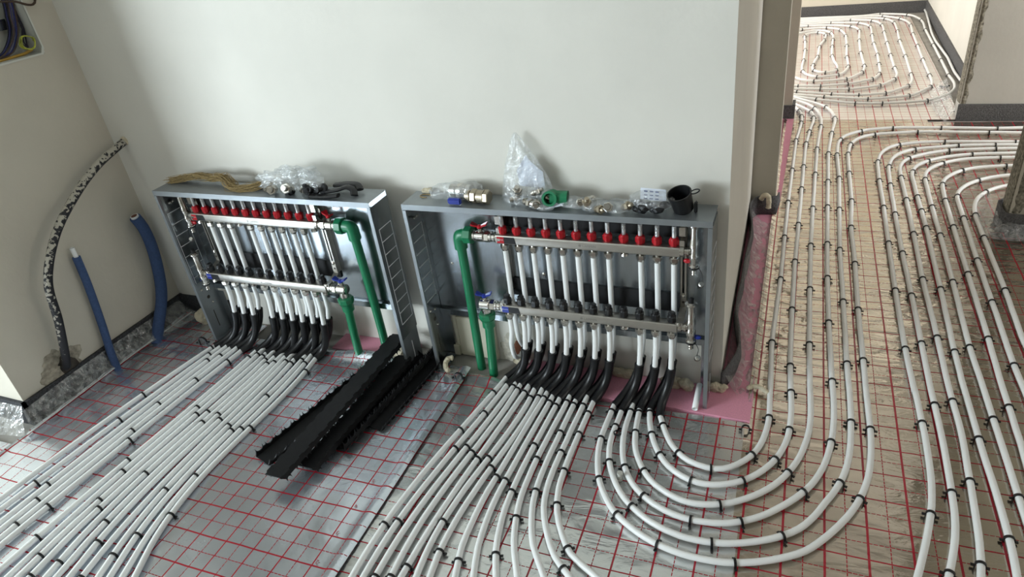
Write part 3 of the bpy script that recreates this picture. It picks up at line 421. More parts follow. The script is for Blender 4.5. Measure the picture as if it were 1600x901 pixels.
 'T4': [(0.022,3.465), (0.521,3.436), (0.570,3.433), (0.633,3.427), (0.692,3.420), (0.753,3.414), (0.817,3.408), (0.881,3.403), (0.942,3.409), (0.998,3.431), (1.053,3.455), (1.107,3.481), (1.148,3.526), (1.181,3.583), (1.211,3.640), (1.229,3.703), (1.237,3.770), (1.236,3.836), (1.234,3.902), (1.231,3.967), (1.231,4.028), (1.230,4.068), (1.229,4.130), (1.228,4.191), (1.228,4.252), (1.227,4.313), (1.226,4.374), (1.226,4.435), (1.225,4.497), (1.225,4.558), (1.225,4.619), (1.224,4.680), (1.224,4.742), (1.223,4.803), (1.223,4.863), (1.223,4.923), (1.222,4.984), (1.222,5.044), (1.222,5.104), (1.222,5.164), (1.222,5.207), (1.223,5.271), (1.223,5.334), (1.222,5.397), (1.213,5.460), (1.201,5.522), (1.180,5.581), (1.144,5.633), (1.090,5.668), (1.027,5.691), (0.963,5.709), (0.898,5.706), (0.833,5.699), (0.769,5.693), (0.707,5.690), (0.645,5.687), (0.583,5.684), (0.522,5.682), (0.459,5.679), (-0.040,5.656)],
 'T5': [(0.064,3.579), (0.523,3.382), (0.560,3.367), (0.619,3.347), (0.681,3.330), (0.742,3.312), (0.803,3.296), (0.869,3.281), (0.934,3.268), (0.999,3.266), (1.064,3.280), (1.129,3.297), (1.163,3.319), (1.204,3.366), (1.243,3.415), (1.281,3.464), (1.305,3.525), (1.317,3.593), (1.323,3.660), (1.324,3.727), (1.325,3.793), (1.325,3.854), (1.325,3.915), (1.325,3.956), (1.325,4.018), (1.325,4.080), (1.326,4.141), (1.326,4.203), (1.326,4.265), (1.326,4.326), (1.325,4.387), (1.324,4.448), (1.324,4.509), (1.323,4.570), (1.322,4.610), (1.322,4.671), (1.321,4.732), (1.320,4.793), (1.321,4.854), (1.322,4.916), (1.323,4.978), (1.324,5.040), (1.326,5.102), (1.327,5.163), (1.327,5.205), (1.327,5.268), (1.327,5.331), (1.326,5.394), (1.325,5.457), (1.317,5.521), (1.305,5.584), (1.283,5.644), (1.240,5.701), (1.190,5.732), (1.136,5.754), (1.092,5.760), (1.025,5.763), (0.957,5.764), (0.895,5.763), (0.832,5.761), (0.769,5.760), (0.706,5.760), (0.643,5.761), (0.581,5.761), (0.519,5.762), (0.456,5.763), (-0.044,5.768)],
 'T6': [(0.066,3.507), (0.527,3.313), (0.571,3.294), (0.633,3.273), (0.695,3.253), (0.759,3.233), (0.821,3.218), (0.884,3.204), (0.947,3.190), (1.010,3.178), (1.074,3.179), (1.136,3.193), (1.194,3.210), (1.234,3.222), (1.288,3.247), (1.325,3.291), (1.358,3.342), (1.390,3.392), (1.417,3.443), (1.431,3.509), (1.436,3.576), (1.436,3.643), (1.436,3.712), (1.436,3.774), (1.435,3.834), (1.435,3.874), (1.434,3.935), (1.434,3.995), (1.434,4.055), (1.433,4.116), (1.433,4.176), (1.433,4.237), (1.433,4.297), (1.433,4.358), (1.433,4.419), (1.433,4.479), (1.434,4.540), (1.434,4.580), (1.434,4.641), (1.434,4.701), (1.434,4.761), (1.434,4.821), (1.434,4.881), (1.434,4.941), (1.434,5.001), (1.434,5.062), (1.437,5.125), (1.439,5.187), (1.440,5.229), (1.442,5.291), (1.444,5.352), (1.441,5.418), (1.433,5.485), (1.420,5.550), (1.398,5.615), (1.371,5.677), (1.334,5.724), (1.292,5.770), (1.250,5.813), (1.187,5.839), (1.137,5.845), (1.079,5.842), (1.019,5.837), (0.960,5.832), (0.895,5.832), (0.832,5.833), (0.768,5.833), (0.705,5.833), (0.642,5.832), (0.579,5.832), (0.516,5.831), (0.453,5.831), (-0.047,5.828)],
 'T7': [(0.173,3.648), (0.528,3.296), (0.557,3.266), (0.611,3.230), (0.669,3.197), (0.728,3.167), (0.788,3.143), (0.848,3.118), (0.908,3.094), (0.970,3.078), (1.030,3.075), (1.092,3.074), (1.154,3.078), (1.216,3.086), (1.257,3.094), (1.318,3.110), (1.376,3.131), (1.421,3.170), (1.462,3.215), (1.497,3.264), (1.524,3.320), (1.545,3.378), (1.555,3.441), (1.560,3.506), (1.559,3.571), (1.555,3.636), (1.551,3.702), (1.550,3.744), (1.550,3.806), (1.550,3.867), (1.549,3.929), (1.549,3.991), (1.549,4.053), (1.549,4.115), (1.549,4.177), (1.548,4.239), (1.547,4.301), (1.547,4.362), (1.546,4.424), (1.546,4.486), (1.545,4.527), (1.544,4.589), (1.544,4.651), (1.543,4.712), (1.543,4.773), (1.542,4.834), (1.541,4.895), (1.541,4.956), (1.540,5.016), (1.539,5.077), (1.539,5.138), (1.539,5.200), (1.541,5.265), (1.543,5.309), (1.545,5.373), (1.546,5.439), (1.543,5.499), (1.539,5.560), (1.530,5.621), (1.514,5.683), (1.497,5.744), (1.464,5.802), (1.416,5.845), (1.362,5.871), (1.307,5.897), (1.252,5.918), (1.214,5.919), (1.153,5.897), (1.093,5.876), (1.023,5.869), (0.952,5.868), (0.892,5.873), (0.830,5.880), (0.768,5.885), (0.704,5.888), (0.640,5.891), (0.577,5.894), (0.514,5.897), (0.449,5.901), (-0.050,5.924)],
 'T8': [(1.605,3.558), (1.602,3.623), (1.599,3.686), (1.595,3.751), (1.594,3.814), (1.594,3.875), (1.595,3.937), (1.595,3.998), (1.596,4.060), (1.597,4.121), (1.597,4.183), (1.595,4.244), (1.592,4.305), (1.589,4.366), (1.586,4.427), (1.583,4.488), (1.580,4.549), (1.577,4.610), (1.574,4.670), (1.572,4.732), (1.572,4.796), (1.572,4.859), (1.572,4.922), (1.573,4.986), (1.574,5.047), (1.577,5.107), (1.579,5.167), (1.582,5.227), (1.585,5.287), (1.587,5.347), (1.590,5.407), (1.592,5.468), (1.595,5.528), (1.598,5.589), (1.600,5.650), (1.603,5.710), (1.605,5.771), (1.608,5.831), (1.609,5.893), (1.609,5.955), (1.610,6.017)],
}
CLIPS = {
 'P1': [(-1.536,-0.233), (-1.568,-0.555)],
 'P2': [(-1.509,-0.275), (-1.549,-0.692), (-1.568,-1.011)],
 'P3': [(-1.482,-0.311), (-1.526,-1.004)],
 'P4': [(-1.452,-0.271), (-1.467,-0.581), (-1.494,-1.063)],
 'P5': [(-1.434,-0.426), (-1.447,-0.723), (-1.463,-1.156)],
 'P6': [(-1.386,-0.296), (-1.414,-0.764), (-1.435,-1.071)],
 'Q1': [(-1.319,-0.252), (-1.344,-0.840), (-1.356,-1.170)],
 'Q2': [(-1.282,-0.226), (-1.299,-0.558), (-1.317,-0.886)],
 'Q3': [(-1.257,-0.232), (-1.271,-0.590), (-1.288,-1.003), (-1.283,-1.217)],
 'Q4': [(-1.232,-0.248), (-1.239,-0.568), (-1.250,-1.029), (-1.231,-1.268)],
 'Q5': [(-1.208,-0.270), (-1.213,-0.619), (-1.221,-0.871), (-1.193,-1.216)],
 'Q6': [(-1.189,-0.255), (-1.186,-0.569), (-1.180,-1.062)],
 'Q7': [(-1.160,-0.590), (-1.137,-1.125)],
 'Q8': [(-1.105,-0.236), (-1.075,-1.226)],
 'Q9': [(-1.111,-0.244), (-1.100,-0.607), (-1.127,-0.910), (-1.054,-1.149)],
 'Q10': [(-1.074,-0.215), (-1.070,-0.438), (-1.072,-0.625), (-1.048,-1.072)],
 'Q11': [(-1.051,-0.230), (-1.041,-0.609), (-1.070,-0.834)],
 'Q12': [(-1.021,-0.273), (-1.005,-0.596), (-0.996,-0.982)],
 'F1': [(-0.252,-0.216), (-0.282,-0.417), (-0.330,-0.825)],
 'F3': [(-0.190,-0.171), (-0.227,-0.484), (-0.262,-0.981)],
 'F4': [(-0.169,-0.182), (-0.197,-0.502), (-0.220,-0.965)],
 'F5': [(-0.141,-0.191), (-0.170,-0.522), (-0.197,-0.924)],
 'F6': [(-0.120,-0.212), (-0.140,-0.510), (-0.171,-0.768)],
 'F7': [(-0.087,-0.191), (-0.111,-0.545), (-0.131,-0.860)],
 'F8': [(-0.066,-0.202), (-0.075,-0.876), (-0.087,-0.571)],
 'F9': [(-0.045,-0.214), (-0.059,-0.580)],
 'F10': [(-0.015,-0.230), (-0.024,-0.422), (-0.023,-0.615), (0.015,-0.827)],
 'F11': [(0.013,-0.203), (0.002,-0.474), (0.020,-0.699)],
 'F12': [(0.039,-0.211), (0.034,-0.347), (0.041,-0.595)],
 'F13': [(0.072,-0.203), (0.068,-0.429), (0.199,-0.821)],
 'F14': [(0.094,-0.239), (0.096,-0.338), (0.096,-0.497), (0.112,-0.627), (0.188,-0.759)],
 'F2': [(-0.240,-0.322), (-0.261,-0.499), (-0.300,-0.804)],
 'G1': [(0.172,-0.211), (0.174,-0.343), (0.205,-0.501), (0.293,-0.605), (0.410,-0.690), (0.608,-0.684), (0.899,-0.387), (0.925,-0.103), (0.903,1.529), (0.898,1.239), (0.907,0.903), (0.908,0.553), (0.916,0.237), (0.914,2.309), (1.040,2.480), (0.895,2.155), (0.897,1.879), (1.266,2.512), (1.612,2.508)],
 'G2': [(0.202,-0.203), (0.199,-0.276), (0.214,-0.429), (0.319,-0.575), (0.546,-0.646), (0.715,-0.569), (0.849,-0.342), (0.874,-0.084), (0.849,1.426), (0.849,1.018), (0.859,0.601), (0.865,0.208), (0.865,2.390), (0.982,2.523), (0.840,2.141), (0.850,1.805), (1.144,2.579), (1.390,2.592), (1.663,2.588)],
 'G3': [(0.234,-0.195), (0.265,-0.437), (0.340,-0.534), (0.481,-0.592), (0.612,-0.554), (0.756,-0.401), (0.820,-0.185), (0.798,1.447), (0.800,1.065), (0.803,0.769), (0.809,0.446), (0.822,0.103), (0.833,2.780), (0.813,2.500), (0.769,3.000), (0.797,2.157), (0.794,1.760)],
 'G4': [(0.259,-0.195), (0.264,-0.286), (0.321,-0.440), (0.552,-0.513), (0.718,-0.339), (0.737,1.426), (0.736,1.040), (0.741,0.670), (0.749,0.299), (0.753,2.622), (0.737,2.220), (0.705,2.979), (0.737,1.853)],
 'G5': [(0.291,-0.187), (0.312,-0.281), (0.349,-0.367), (0.456,-0.448), (0.606,-0.411), (0.679,-0.297), (0.706,-0.160), (0.675,1.239), (0.678,0.886), (0.684,0.509), (0.693,0.156), (0.700,0.013), (0.705,2.788), (0.689,2.523), (0.678,2.311), (0.681,2.897), (0.674,1.955), (0.678,1.652)],
 'G6': [(0.342,-0.234), (0.401,-0.346), (0.509,-0.395), (0.619,-0.297), (0.643,-0.121), (0.622,1.481), (0.624,1.102), (0.630,0.729), (0.628,0.280), (0.639,2.689), (0.620,2.364), (0.637,2.817), (0.609,2.927), (0.623,1.901), (0.623,1.479)],
 'R1': [(1.039,1.469), (1.038,1.111), (1.040,0.716), (1.046,0.332), (1.061,-0.041), (1.055,-0.391), (1.041,2.048), (1.033,1.790), (1.173,2.286), (1.383,2.357), (1.710,2.362)],
 'R2': [(1.080,1.402), (1.085,1.023), (1.092,0.688), (1.099,0.375), (1.104,0.056), (1.110,-0.302), (1.074,-0.568), (1.088,1.984), (1.080,1.740), (1.232,2.233), (1.442,2.297), (1.613,2.305)],
 'R3': [(1.137,1.568), (1.139,1.210), (1.140,0.819), (1.149,0.421), (1.153,0.083), (1.156,-0.248), (1.145,-0.521), (1.129,1.838), (1.194,2.102), (1.390,2.223), (1.606,2.255)],
 'R4': [(1.191,1.606), (1.189,1.448), (1.193,1.268), (1.193,0.753), (1.191,0.347), (1.202,-0.073), (1.213,-0.424), (1.198,1.918), (1.283,2.070), (1.489,2.166)],
 'R5': [(1.235,1.497), (1.239,1.211), (1.240,0.816), (1.237,0.384), (1.251,0.026), (1.258,-0.276), (1.239,1.823), (1.351,2.035), (1.605,2.123)],
 'R6': [(1.297,1.577), (1.296,1.298), (1.298,0.887), (1.300,0.446), (1.301,0.091), (1.303,1.755), (1.415,1.950), (1.613,2.015)],
 'R7': [(1.346,1.394), (1.345,1.005), (1.348,0.690), (1.348,0.308), (1.350,1.639), (1.462,1.819)],
 'R8': [(1.395,1.431), (1.396,1.211), (1.402,0.783), (1.481,1.688)],
 'T1': [(0.574,5.103), (0.590,4.905), (0.600,4.590), (0.600,4.245), (0.757,5.122), (0.745,4.930), (0.709,4.686), (0.704,4.346), (0.801,5.185), (0.813,4.930), (0.808,4.682), (0.807,4.355), (0.919,5.061), (0.920,4.688), (0.915,4.305), (0.868,5.302), (0.752,5.389), (0.556,5.373), (0.682,5.211), (0.599,3.907), (0.698,3.718), (0.866,3.772), (0.924,4.018), (0.675,4.089), (0.676,3.920), (0.753,3.821), (0.850,3.913)],
 'T2': [(1.025,5.237), (1.021,4.864), (1.018,4.429), (0.946,5.404), (0.596,5.503), (0.684,3.605), (0.919,3.643), (1.024,3.835), (1.027,4.027)],
 'T3': [(1.123,5.046), (1.125,4.728), (1.135,4.353), (1.110,5.381), (1.020,5.541), (0.793,5.614), (0.585,3.483), (0.738,3.473), (0.922,3.515), (1.086,3.639), (1.130,3.796), (1.130,4.068)],
 'T4': [(1.219,5.137), (1.223,4.736), (1.224,4.329), (1.222,5.429), (1.123,5.609), (0.963,5.700), (0.733,3.394), (0.922,3.375), (1.126,3.466), (1.223,3.637), (1.231,3.943)],
 'T5': [(1.325,5.156), (1.318,4.794), (1.324,4.281), (1.320,5.496), (1.243,5.674), (0.579,3.341), (0.804,3.271), (0.977,3.239), (1.149,3.280), (1.294,3.464), (1.323,3.758)],
 'T6': [(1.431,5.022), (1.431,4.600), (1.430,4.158), (1.441,5.360), (1.373,5.655), (1.237,5.807), (0.758,3.215), (1.029,3.149), (1.290,3.217), (1.421,3.430), (1.434,3.720)],
 'T7': [(1.535,5.151), (1.541,4.605), (1.548,4.132), (1.539,5.547), (1.433,5.801), (1.231,5.909), (0.708,3.160), (0.947,3.058), (1.376,3.106), (1.111,3.054), (1.549,3.710)],
}

# ================================================================== THE SETTING
def sbox(name, mat, *boxes, **kw):
    m = MB()
    for b in boxes: m.box(*b)
    return struct(m.build(name, mat))


H = 2.62
sbox('floor', 'screed', (-5.2, 4.4, -4.7, 6.3, -0.08, -0.012))
sbox('ceiling', 'ceiling', (-5.2, 4.4, -4.7, 6.3, H, H + .12))
m = MB(); m.prism([(-2.3, 0.0), (0.487, 0.0), (0.452, 1.362), (0.30, 1.362), (0.30, 0.15), (-2.3, 0.15)], 'z', -.012, H)
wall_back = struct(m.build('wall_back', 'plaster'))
# left wall with the recess of the electrical box (opening y -0.47..-0.112, z 1.195..1.75)
HY0, HY1, HZ0, HZ1 = -0.47, -0.110, 1.198, 1.78
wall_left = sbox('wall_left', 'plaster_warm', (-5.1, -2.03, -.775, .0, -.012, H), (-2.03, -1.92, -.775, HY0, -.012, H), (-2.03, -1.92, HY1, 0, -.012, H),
                 (-2.03, -1.92, HY0, HY1, -.012, HZ0), (-2.03, -1.92, HY0, HY1, HZ1, H))
sbox('wall_left_outer', 'plaster', (-5.2, -5.1, -4.7, 0, -.012, H))
sbox('wall_rear', 'raw_block', (-5.2, -5.05, -4.6, -4.45, -.012, H), (-3.15, 4.4, -4.6, -4.45, -.012, H), (-5.05, -3.15, -4.6, -4.45, -.012, .75), (-5.05, -3.15, -4.6, -4.45, 2.35, H))
sbox('wall_right', 'raw_block', (4.2, 4.4, -4.7, 1.2, -.012, H), (4.2, 4.4, 3.0, 6.3, -.012, H), (4.2, 4.4, 1.2, 3.0, -.012, .7), (4.2, 4.4, 1.2, 3.0, 2.3, H))
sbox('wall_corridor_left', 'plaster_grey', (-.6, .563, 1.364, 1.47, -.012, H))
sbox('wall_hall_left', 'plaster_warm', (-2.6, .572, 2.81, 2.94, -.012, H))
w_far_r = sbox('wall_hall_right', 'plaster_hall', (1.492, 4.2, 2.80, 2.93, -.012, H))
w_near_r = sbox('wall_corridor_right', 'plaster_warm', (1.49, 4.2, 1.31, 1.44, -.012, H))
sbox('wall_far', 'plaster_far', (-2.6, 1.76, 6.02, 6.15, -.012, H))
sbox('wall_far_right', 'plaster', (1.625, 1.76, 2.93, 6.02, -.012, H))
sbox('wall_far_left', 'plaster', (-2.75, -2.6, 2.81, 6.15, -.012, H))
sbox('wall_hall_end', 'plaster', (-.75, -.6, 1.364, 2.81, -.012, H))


def ragged(name, x, y0, y1, z0, z1, parent, seed, reach=.03):
    """broken render along a wall end: a rough skin wrapped round the corner"""
    m = MB(); n = 90; v = []
    for i in range(n + 1):
        z = z0 + (z1 - z0) * i / n
        k = noise.noise(Vector((z * 18, seed, 0))) ; k2 = noise.noise(Vector((z * 31, seed + 5, 0))); k3 = noise.noise(Vector((z * 60, seed + 9, 0)))
        v += [(x + reach * (1.0 + .5 * k), y0 - .0015, z), (x + reach * .5, y0 - .006 - .004 * k2, z), (x - .004 - .004 * k3, y0 + .006, z), (x - .007 - .005 * k2, (y0 + y1) / 2, z), (x - .003, y1, z)]
    f = [(i * 5 + j, i * 5 + j + 1, i * 5 + j + 6, i * 5 + j + 5) for i in range(n) for j in range(4)]
    return m.add(v, f).build(name, 'rough_edge', parent)


ragged('broken_edge', 1.49, 1.31, 1.43, .085, H, w_near_r, 3, .045)
ragged('broken_edge', 1.492, 2.80, 2.92, .09, H, w_far_r, 8, .03)

# dark foam skirting all round
sbox('baseboard_far', 'grey_foam', (.3, 1.625, 6.008, 6.02, -.01, .095))
sbox('baseboard_far_right', 'grey_foam', (1.612, 1.625, 2.95, 6.01, -.01, .09))
sbox('baseboard_hall_right', 'grey_foam', (1.485, 4.2, 2.788, 2.80, -.01, .088))
sbox('baseboard_hall_left', 'grey_foam', (-.4, .588, 2.796, 2.81, -.01, .085), (.572, .590, 2.80, 2.93, -.01, .085))
m = MB(); pl = [(1.60, 1.455), (1.50, 1.455), (1.478, 1.43), (1.474, 1.34), (1.48, 1.306), (1.51, 1.296), (1.70, 1.298), (4.2, 1.298)]
v = []
for x, y in pl: v += [(x, y, -.01), (x, y, .085)]
m.add(v, [(2 * i, 2 * i + 2, 2 * i + 3, 2 * i + 1) for i in range(len(pl) - 1)])
o = struct(m.build('baseboard_corridor_right', 'grey_foam')); md = o.modifiers.new('solid', 'SOLIDIFY'); md.thickness = .009
sbox('baseboard_left', 'dark_foam', (-1.92, -1.908, -.787, -.0, -.012, .098), (-5.1, -1.908, -.787, -.775, -.012, .098))
sbox('baseboard_back', 'dark_foam', (-1.908, -1.60, -.012, 0, -.012, .095))

# broken plaster round the hose on the left wall, and the pipe hole behind the right-hand cabinet
m = MB(); m.blob((-1.921, -.60, .125), (.006, .085, .075), .5, 22, 4, 4); m.build('broken_plaster', simple('raw_plaster', (.36, .32, .25), .95, nscale=50, namount=.45, bump=1.0), wall_left)
m = MB(); m.blob((-1.918, -.575, .115), (.005, .036, .055), .4, 30, 9, 3); m.build('hole', 'dark_hole', wall_left)
m = MB(); m.blob((-.255, 0, .045), (.055, .006, .075), .4, 24, 2, 4); m.build('broken_plaster', simple('raw_plaster_light', (.60, .56, .47), .95, nscale=50, namount=.25, bump=1.0), wall_back)
m = MB(); m.blob((-.235, -.003, .03), (.04, .005, .055), .3, 30, 6, 3); m.build('hole', 'clay', wall_back)

# ================================================================== INSULATION AND FOIL
def board(name, label, poly, z0, z1):
    m = MB(); m.prism(poly, 'z', z0, z1)
    return tag(m.build(name, 'pink'), label, 'insulation board')


board('insulation_board', 'pink foam board under the feet of the right cabinet', [(-.19, -.152), (.10, -.146), (.36, -.139), (.592, -.146), (.592, -.012), (.487, -.012), (.48, -.002), (-.19, -.002)], -.012, .006)
board('insulation_board', 'pink foam board under the green pipes of the left cabinet', [(-1.02, -.105), (-.66, -.10), (-.66, -.002), (-1.02, -.002)], -.012, .004)
board('insulation_board', 'long pink foam board beside the corridor wall under clear film', [(.487, -.011), (.590, -.011), (.572, .5), (.566, 1.25), (.566, 1.36), (.455, 1.36)], -.012, .004)
board('insulation_board', 'pink foam board on the hallway floor behind the grey wall corner', [(.20, 1.475), (.583, 1.475), (.590, 2.79), (.20, 2.79)], -.012, .002)


def smooth(a, b, t): t = max(0, min(1, (t - a) / (b - a))); return t * t * (3 - 2 * t)


def foil(label, mat, org, ang, x0, x1, y0, y1, step, zf):
    """x0..y1 in the sheet's own grid coordinates; y1 may be a function of x"""
    nx = max(2, int((x1 - x0) / step)); f1 = y1 if callable(y1) else (lambda x: y1)
    ny = max(2, int((f1((x0 + x1) / 2) - y0) / step)); v = []
    ca, sa = math.cos(ang), math.sin(ang)
    for j in range(ny + 1):
        for i in range(nx + 1):
            x = x0 + (x1 - x0) * i / nx; y = y0 + (f1(x) - y0) * j / ny
            wx = org[0] + x * ca - y * sa; wy = org[1] + x * sa + y * ca
            v.append((x, y, zf(wx, wy, x - x0, x1 - x, f1(x) - y)))
    f = [(j * (nx + 1) + i, j * (nx + 1) + i + 1, (j + 1) * (nx + 1) + i + 1, (j + 1) * (nx + 1) + i) for j in range(ny) for i in range(nx)]
    o = MB().add(v, f).build('foil_sheet', mat, smooth=180)
    o.location = (org[0], org[1], 0); o.rotation_euler = (0, 0, ang)
    return tag(o, label, 'foil sheet')


def nz(x, y, s=0): return noise.noise(Vector((x, y, s)))


A0 = (-1.06, -1.2085); B0 = (0.8099, -.5679)
def zA(x, y, l, r, b):
    z = -.002 + .0022 * nz(x * 9, y * 6) + .001 * nz(x * 25, y * 19, 3)
    z += .009 * smooth(.05, .018, r) * (1 - .6 * smooth(.012, 0, r)) + .002
    c = math.exp(-((x + .83) / .14) ** 2)
    z += (.004 + .034 * c) * smooth(.07, .012, b) - .03 * c * smooth(.016, 0, b)
    return z
def zL(x, y, l, r, b):
    fold = smooth(.30, .0, l)
    z = -.002 + .0022 * nz(x * 9, y * 6) + fold * (.007 * nz(x * 10 + y * 3, y * 13, 1) + .003 * nz(x * 24, y * 30, 4) + .002)
    return z + .012 * smooth(.02, 0, l)
def zA2(x, y, l, r, b): return -.003 + .004 * nz(x * 9, y * 8) + .002 * nz(x * 22, y * 25, 3) - .0015 * smooth(.05, 0, r)
def zB(x, y, l, r, b):
    z = -.0025 + .0022 * nz(x * 8, y * 7, 5) + .0012 * nz(x * 21, y * 24, 2)
    c = math.exp(-((x + .27) / .10) ** 2)
    z += (.002 + .012 * c) * smooth(.05, .01, b)
    return z - .002 * smooth(.05, 0, l)
def zC(x, y, l, r, b):
    w = smooth(-.3, .5, y)
    z = -.0022 + .0018 * nz(x * 6, y * 9, 7) + w * (.0020 * nz(x * 6 + y, y * 26, 2) + .0010 * nz(x * 14, y * 55, 3))
    return z + .013 * smooth(.022, 0, l) * smooth(-.3, .1, y)
def zC2(x, y, l, r, b): return zC(x, y, 1, r, b) - .0015 * smooth(.05, .0, l)
def zD(x, y, l, r, b): return -.0025 + .0022 * nz(x * 6, y * 9, 7)


foil('aluminium foil with red grid in the far left corner by the grey skirting', 'foil_a', A0, .0206, -.81, -.345, -.62, lambda x: 1.20 - .03 * math.sin(x * 9), .012, zL)
foil('flat bluish aluminium foil with red grid under the black rails', 'foil_a', A0, .0206, -.342, .688, -.62, 1.095, .012, zA)
foil('aluminium foil with red grid under the fan of pipes and curved pipes', 'foil_b', B0, .0155, -1.215, -.208, -1.2, lambda x: .420 + .010 * math.sin(x * 14) + .035 * smooth(-.95, -1.1, x), .012, zB)
foil('crinkled tan-looking aluminium foil with red grid running down the corridor', 'foil_c', B0, .0155, -.224, .58, -1.2, 3.34, .0135, zC)
foil('aluminium foil with red grid along the right edge of the picture', 'foil_c', B0, .0155, .570, 1.9, -1.2, 1.86, .0135, zC2)
foil('aluminium foil with red grid in the hallway beside the far wall corner', 'foil_c', B0, .0155, .570, 3.3, 1.85, 3.30, .02, zC2)
foil('aluminium foil with red grid under the pipe rings of the far room', 'foil_d', B0, .0155, -1.6, .76, 3.345, 6.50, .03, zD)

foil('aluminium foil with red grid at the left border before the outer wall corner', 'foil_a', A0, .0206, -2.0, -.80, -.62, .335, .015, zA2)
m = MB().tube(catmull([(-1.862, -.845, .012), (-1.868, -.6, .014), (-1.872, -.3, .014), (-1.868, -.02, .012)], .03), .0042, 8, sy=.6)
fe = [o for o in COL.objects if o.get('label', '').startswith('aluminium foil with red grid in the far left corner')][0]
m.v = [((x - A0[0]) * math.cos(-.0206) - (y - A0[1]) * math.sin(-.0206), (x - A0[0]) * math.sin(-.0206) + (y - A0[1]) * math.cos(-.0206), z) for x, y, z in m.v]
m.build('folded_edge', 'foil_edge', fe, smooth=True)['label'] = 'folded white film edge'

# ================================================================== PIPES AND CLIPS
ZP = .0114; RP = .0089
GN = {'P': ('in the far left strand', 6), 'Q': ('in the wide bundle left of the black rails', 12), 'F': ('in the fan under the right cabinet', 14),
      'G': ('counted inwards of the six big arcs', 6), 'R': ('of the eight at the right edge', 8), 'T': ('in the far room', 8)}
GPIPE = {'P': 'pipes of the far left strand', 'Q': 'pipes of the wide left bundle', 'F': 'fan pipes of the right cabinet', 'G': 'arc pipes into the corridor', 'R': 'pipes along the right edge', 'T': 'rings of the far room'}


def pipe_label(n):
    g, k = n[0], int(n[1:])
    if g == 'T':
        if k == 8: return 'white heating pipe lying beside the right skirting of the far room'
        return 'white heating pipe ring in the far room, %s from the middle' % ORD[k]
    if g == 'G': return 'white heating pipe curving from the right cabinet up the corridor, %s arc from outside' % ORD[k]
    if g == 'R': return 'white heating pipe running up the right edge, %s from the left' % ORD[k]
    return 'white heating pipe, %s from the left %s' % (ORD[k], GN[g][0])


# manifold ports: x of port i, y and z of the nut outlets, for the left and right cabinet
MAN = {'L': dict(x=-1.4797, yu=-.102, yl=-.139, dz=.026, ports=[1, 2, 3, 5, 6, 7, 8, 9, 10]),
       'R': dict(x=-.2064, yu=-.055, yl=-.094, dz=0.0, ports=[0, 1, 2, 3, 4, 5, 6, 7, 9, 10, 11])}
PITCH = .0499
FEED = {}
for i in range(6): FEED['P%d' % (i + 1)] = ('L', [1, 2, 3][i // 2], i % 2)
for i in range(12): FEED['Q%d' % (i + 1)] = ('L', [5, 6, 7, 8, 9, 10][i // 2], i % 2)
for i in range(14): FEED['F%d' % (i + 1)] = ('R', 1 + i // 2, i % 2)
for i in range(6): FEED['G%d' % (i + 1)] = ('R', 9 + i // 2, i % 2)
PATH = {}
for n, raw in PIPES.items():
    path = catmull([(x, y, ZP) for x, y in raw], .02 if n[0] in 'GT' else .03)
    bend = None
    if n in FEED:
        man, port, front = FEED[n]; M_ = MAN[man]
        px = M_['x'] + PITCH * port; py = M_['yl'] if front else M_['yu']; pz = (.249 if front else .503) + M_['dz']
        tip = path[0]; d = (path[2] - path[0]).normalized()
        # the pipe slips out of its bend a little before the tip seen in the photograph
        zt = (.134 if front else .138) + M_['dz'] * .7
        topp = Vector((px + (tip.x - px) * .08, py - .006, zt))
        arc = bez(topp, Vector((topp.x + (tip.x - topp.x) * .12, topp.y - .004, zt - .085)), tip + Vector((-d.x * .06 + (topp.x - tip.x) * .35, -d.y * .06, .004)), tip.copy(), 12)
        down = [Vector((px, py, pz)), Vector((px, py, pz - .04))] if front else [Vector((px, py, pz)), Vector((px, py, .33)), Vector((px, py, .20))]
        up = catmull(down + [topp], .03)[:-1]
        bend = arc
        full = up + arc[:-1] + path
    else: full = path
    PATH[n] = path
    m = MB().tube(full, RP, 10)
    o = m.build('heating_pipe', 'pipe', smooth=True)
    tag(o, pipe_label(n), 'pipe', GPIPE[n[0]])
    if bend:
        k = [.0148] * 13; k[0] = .0160; k[1] = .0152; k[-1] = .0138; k[-2] = .0138
        MB().tube(bend, k, 10).build('bend_sleeve', 'black', o, smooth=True)

# the loop of the right cabinet whose two pipes turn back into the wall
for a, (py, pz) in enumerate(((-.094, .249), (-.055, .503))):
    x0 = MAN['R']['x']
    pts = catmull([(x0, py, pz), (x0, py, .20), (x0 - .012 + a * .014, py + .006, .13), (x0 - .012 + a * .03, py + .024, .065), (x0 - .012 + a * .02, -.022, .040), (x0 - .018 + a * .01, .003, .038)], .012)
    tag(MB().tube(pts, RP, 10).build('heating_pipe', 'pipe', smooth=True), ['white pipe from the lower bar turning back into the wall hole', 'white pipe from the upper bar turning back into the wall hole'][a], 'pipe', 'pipes turning back into the wall')

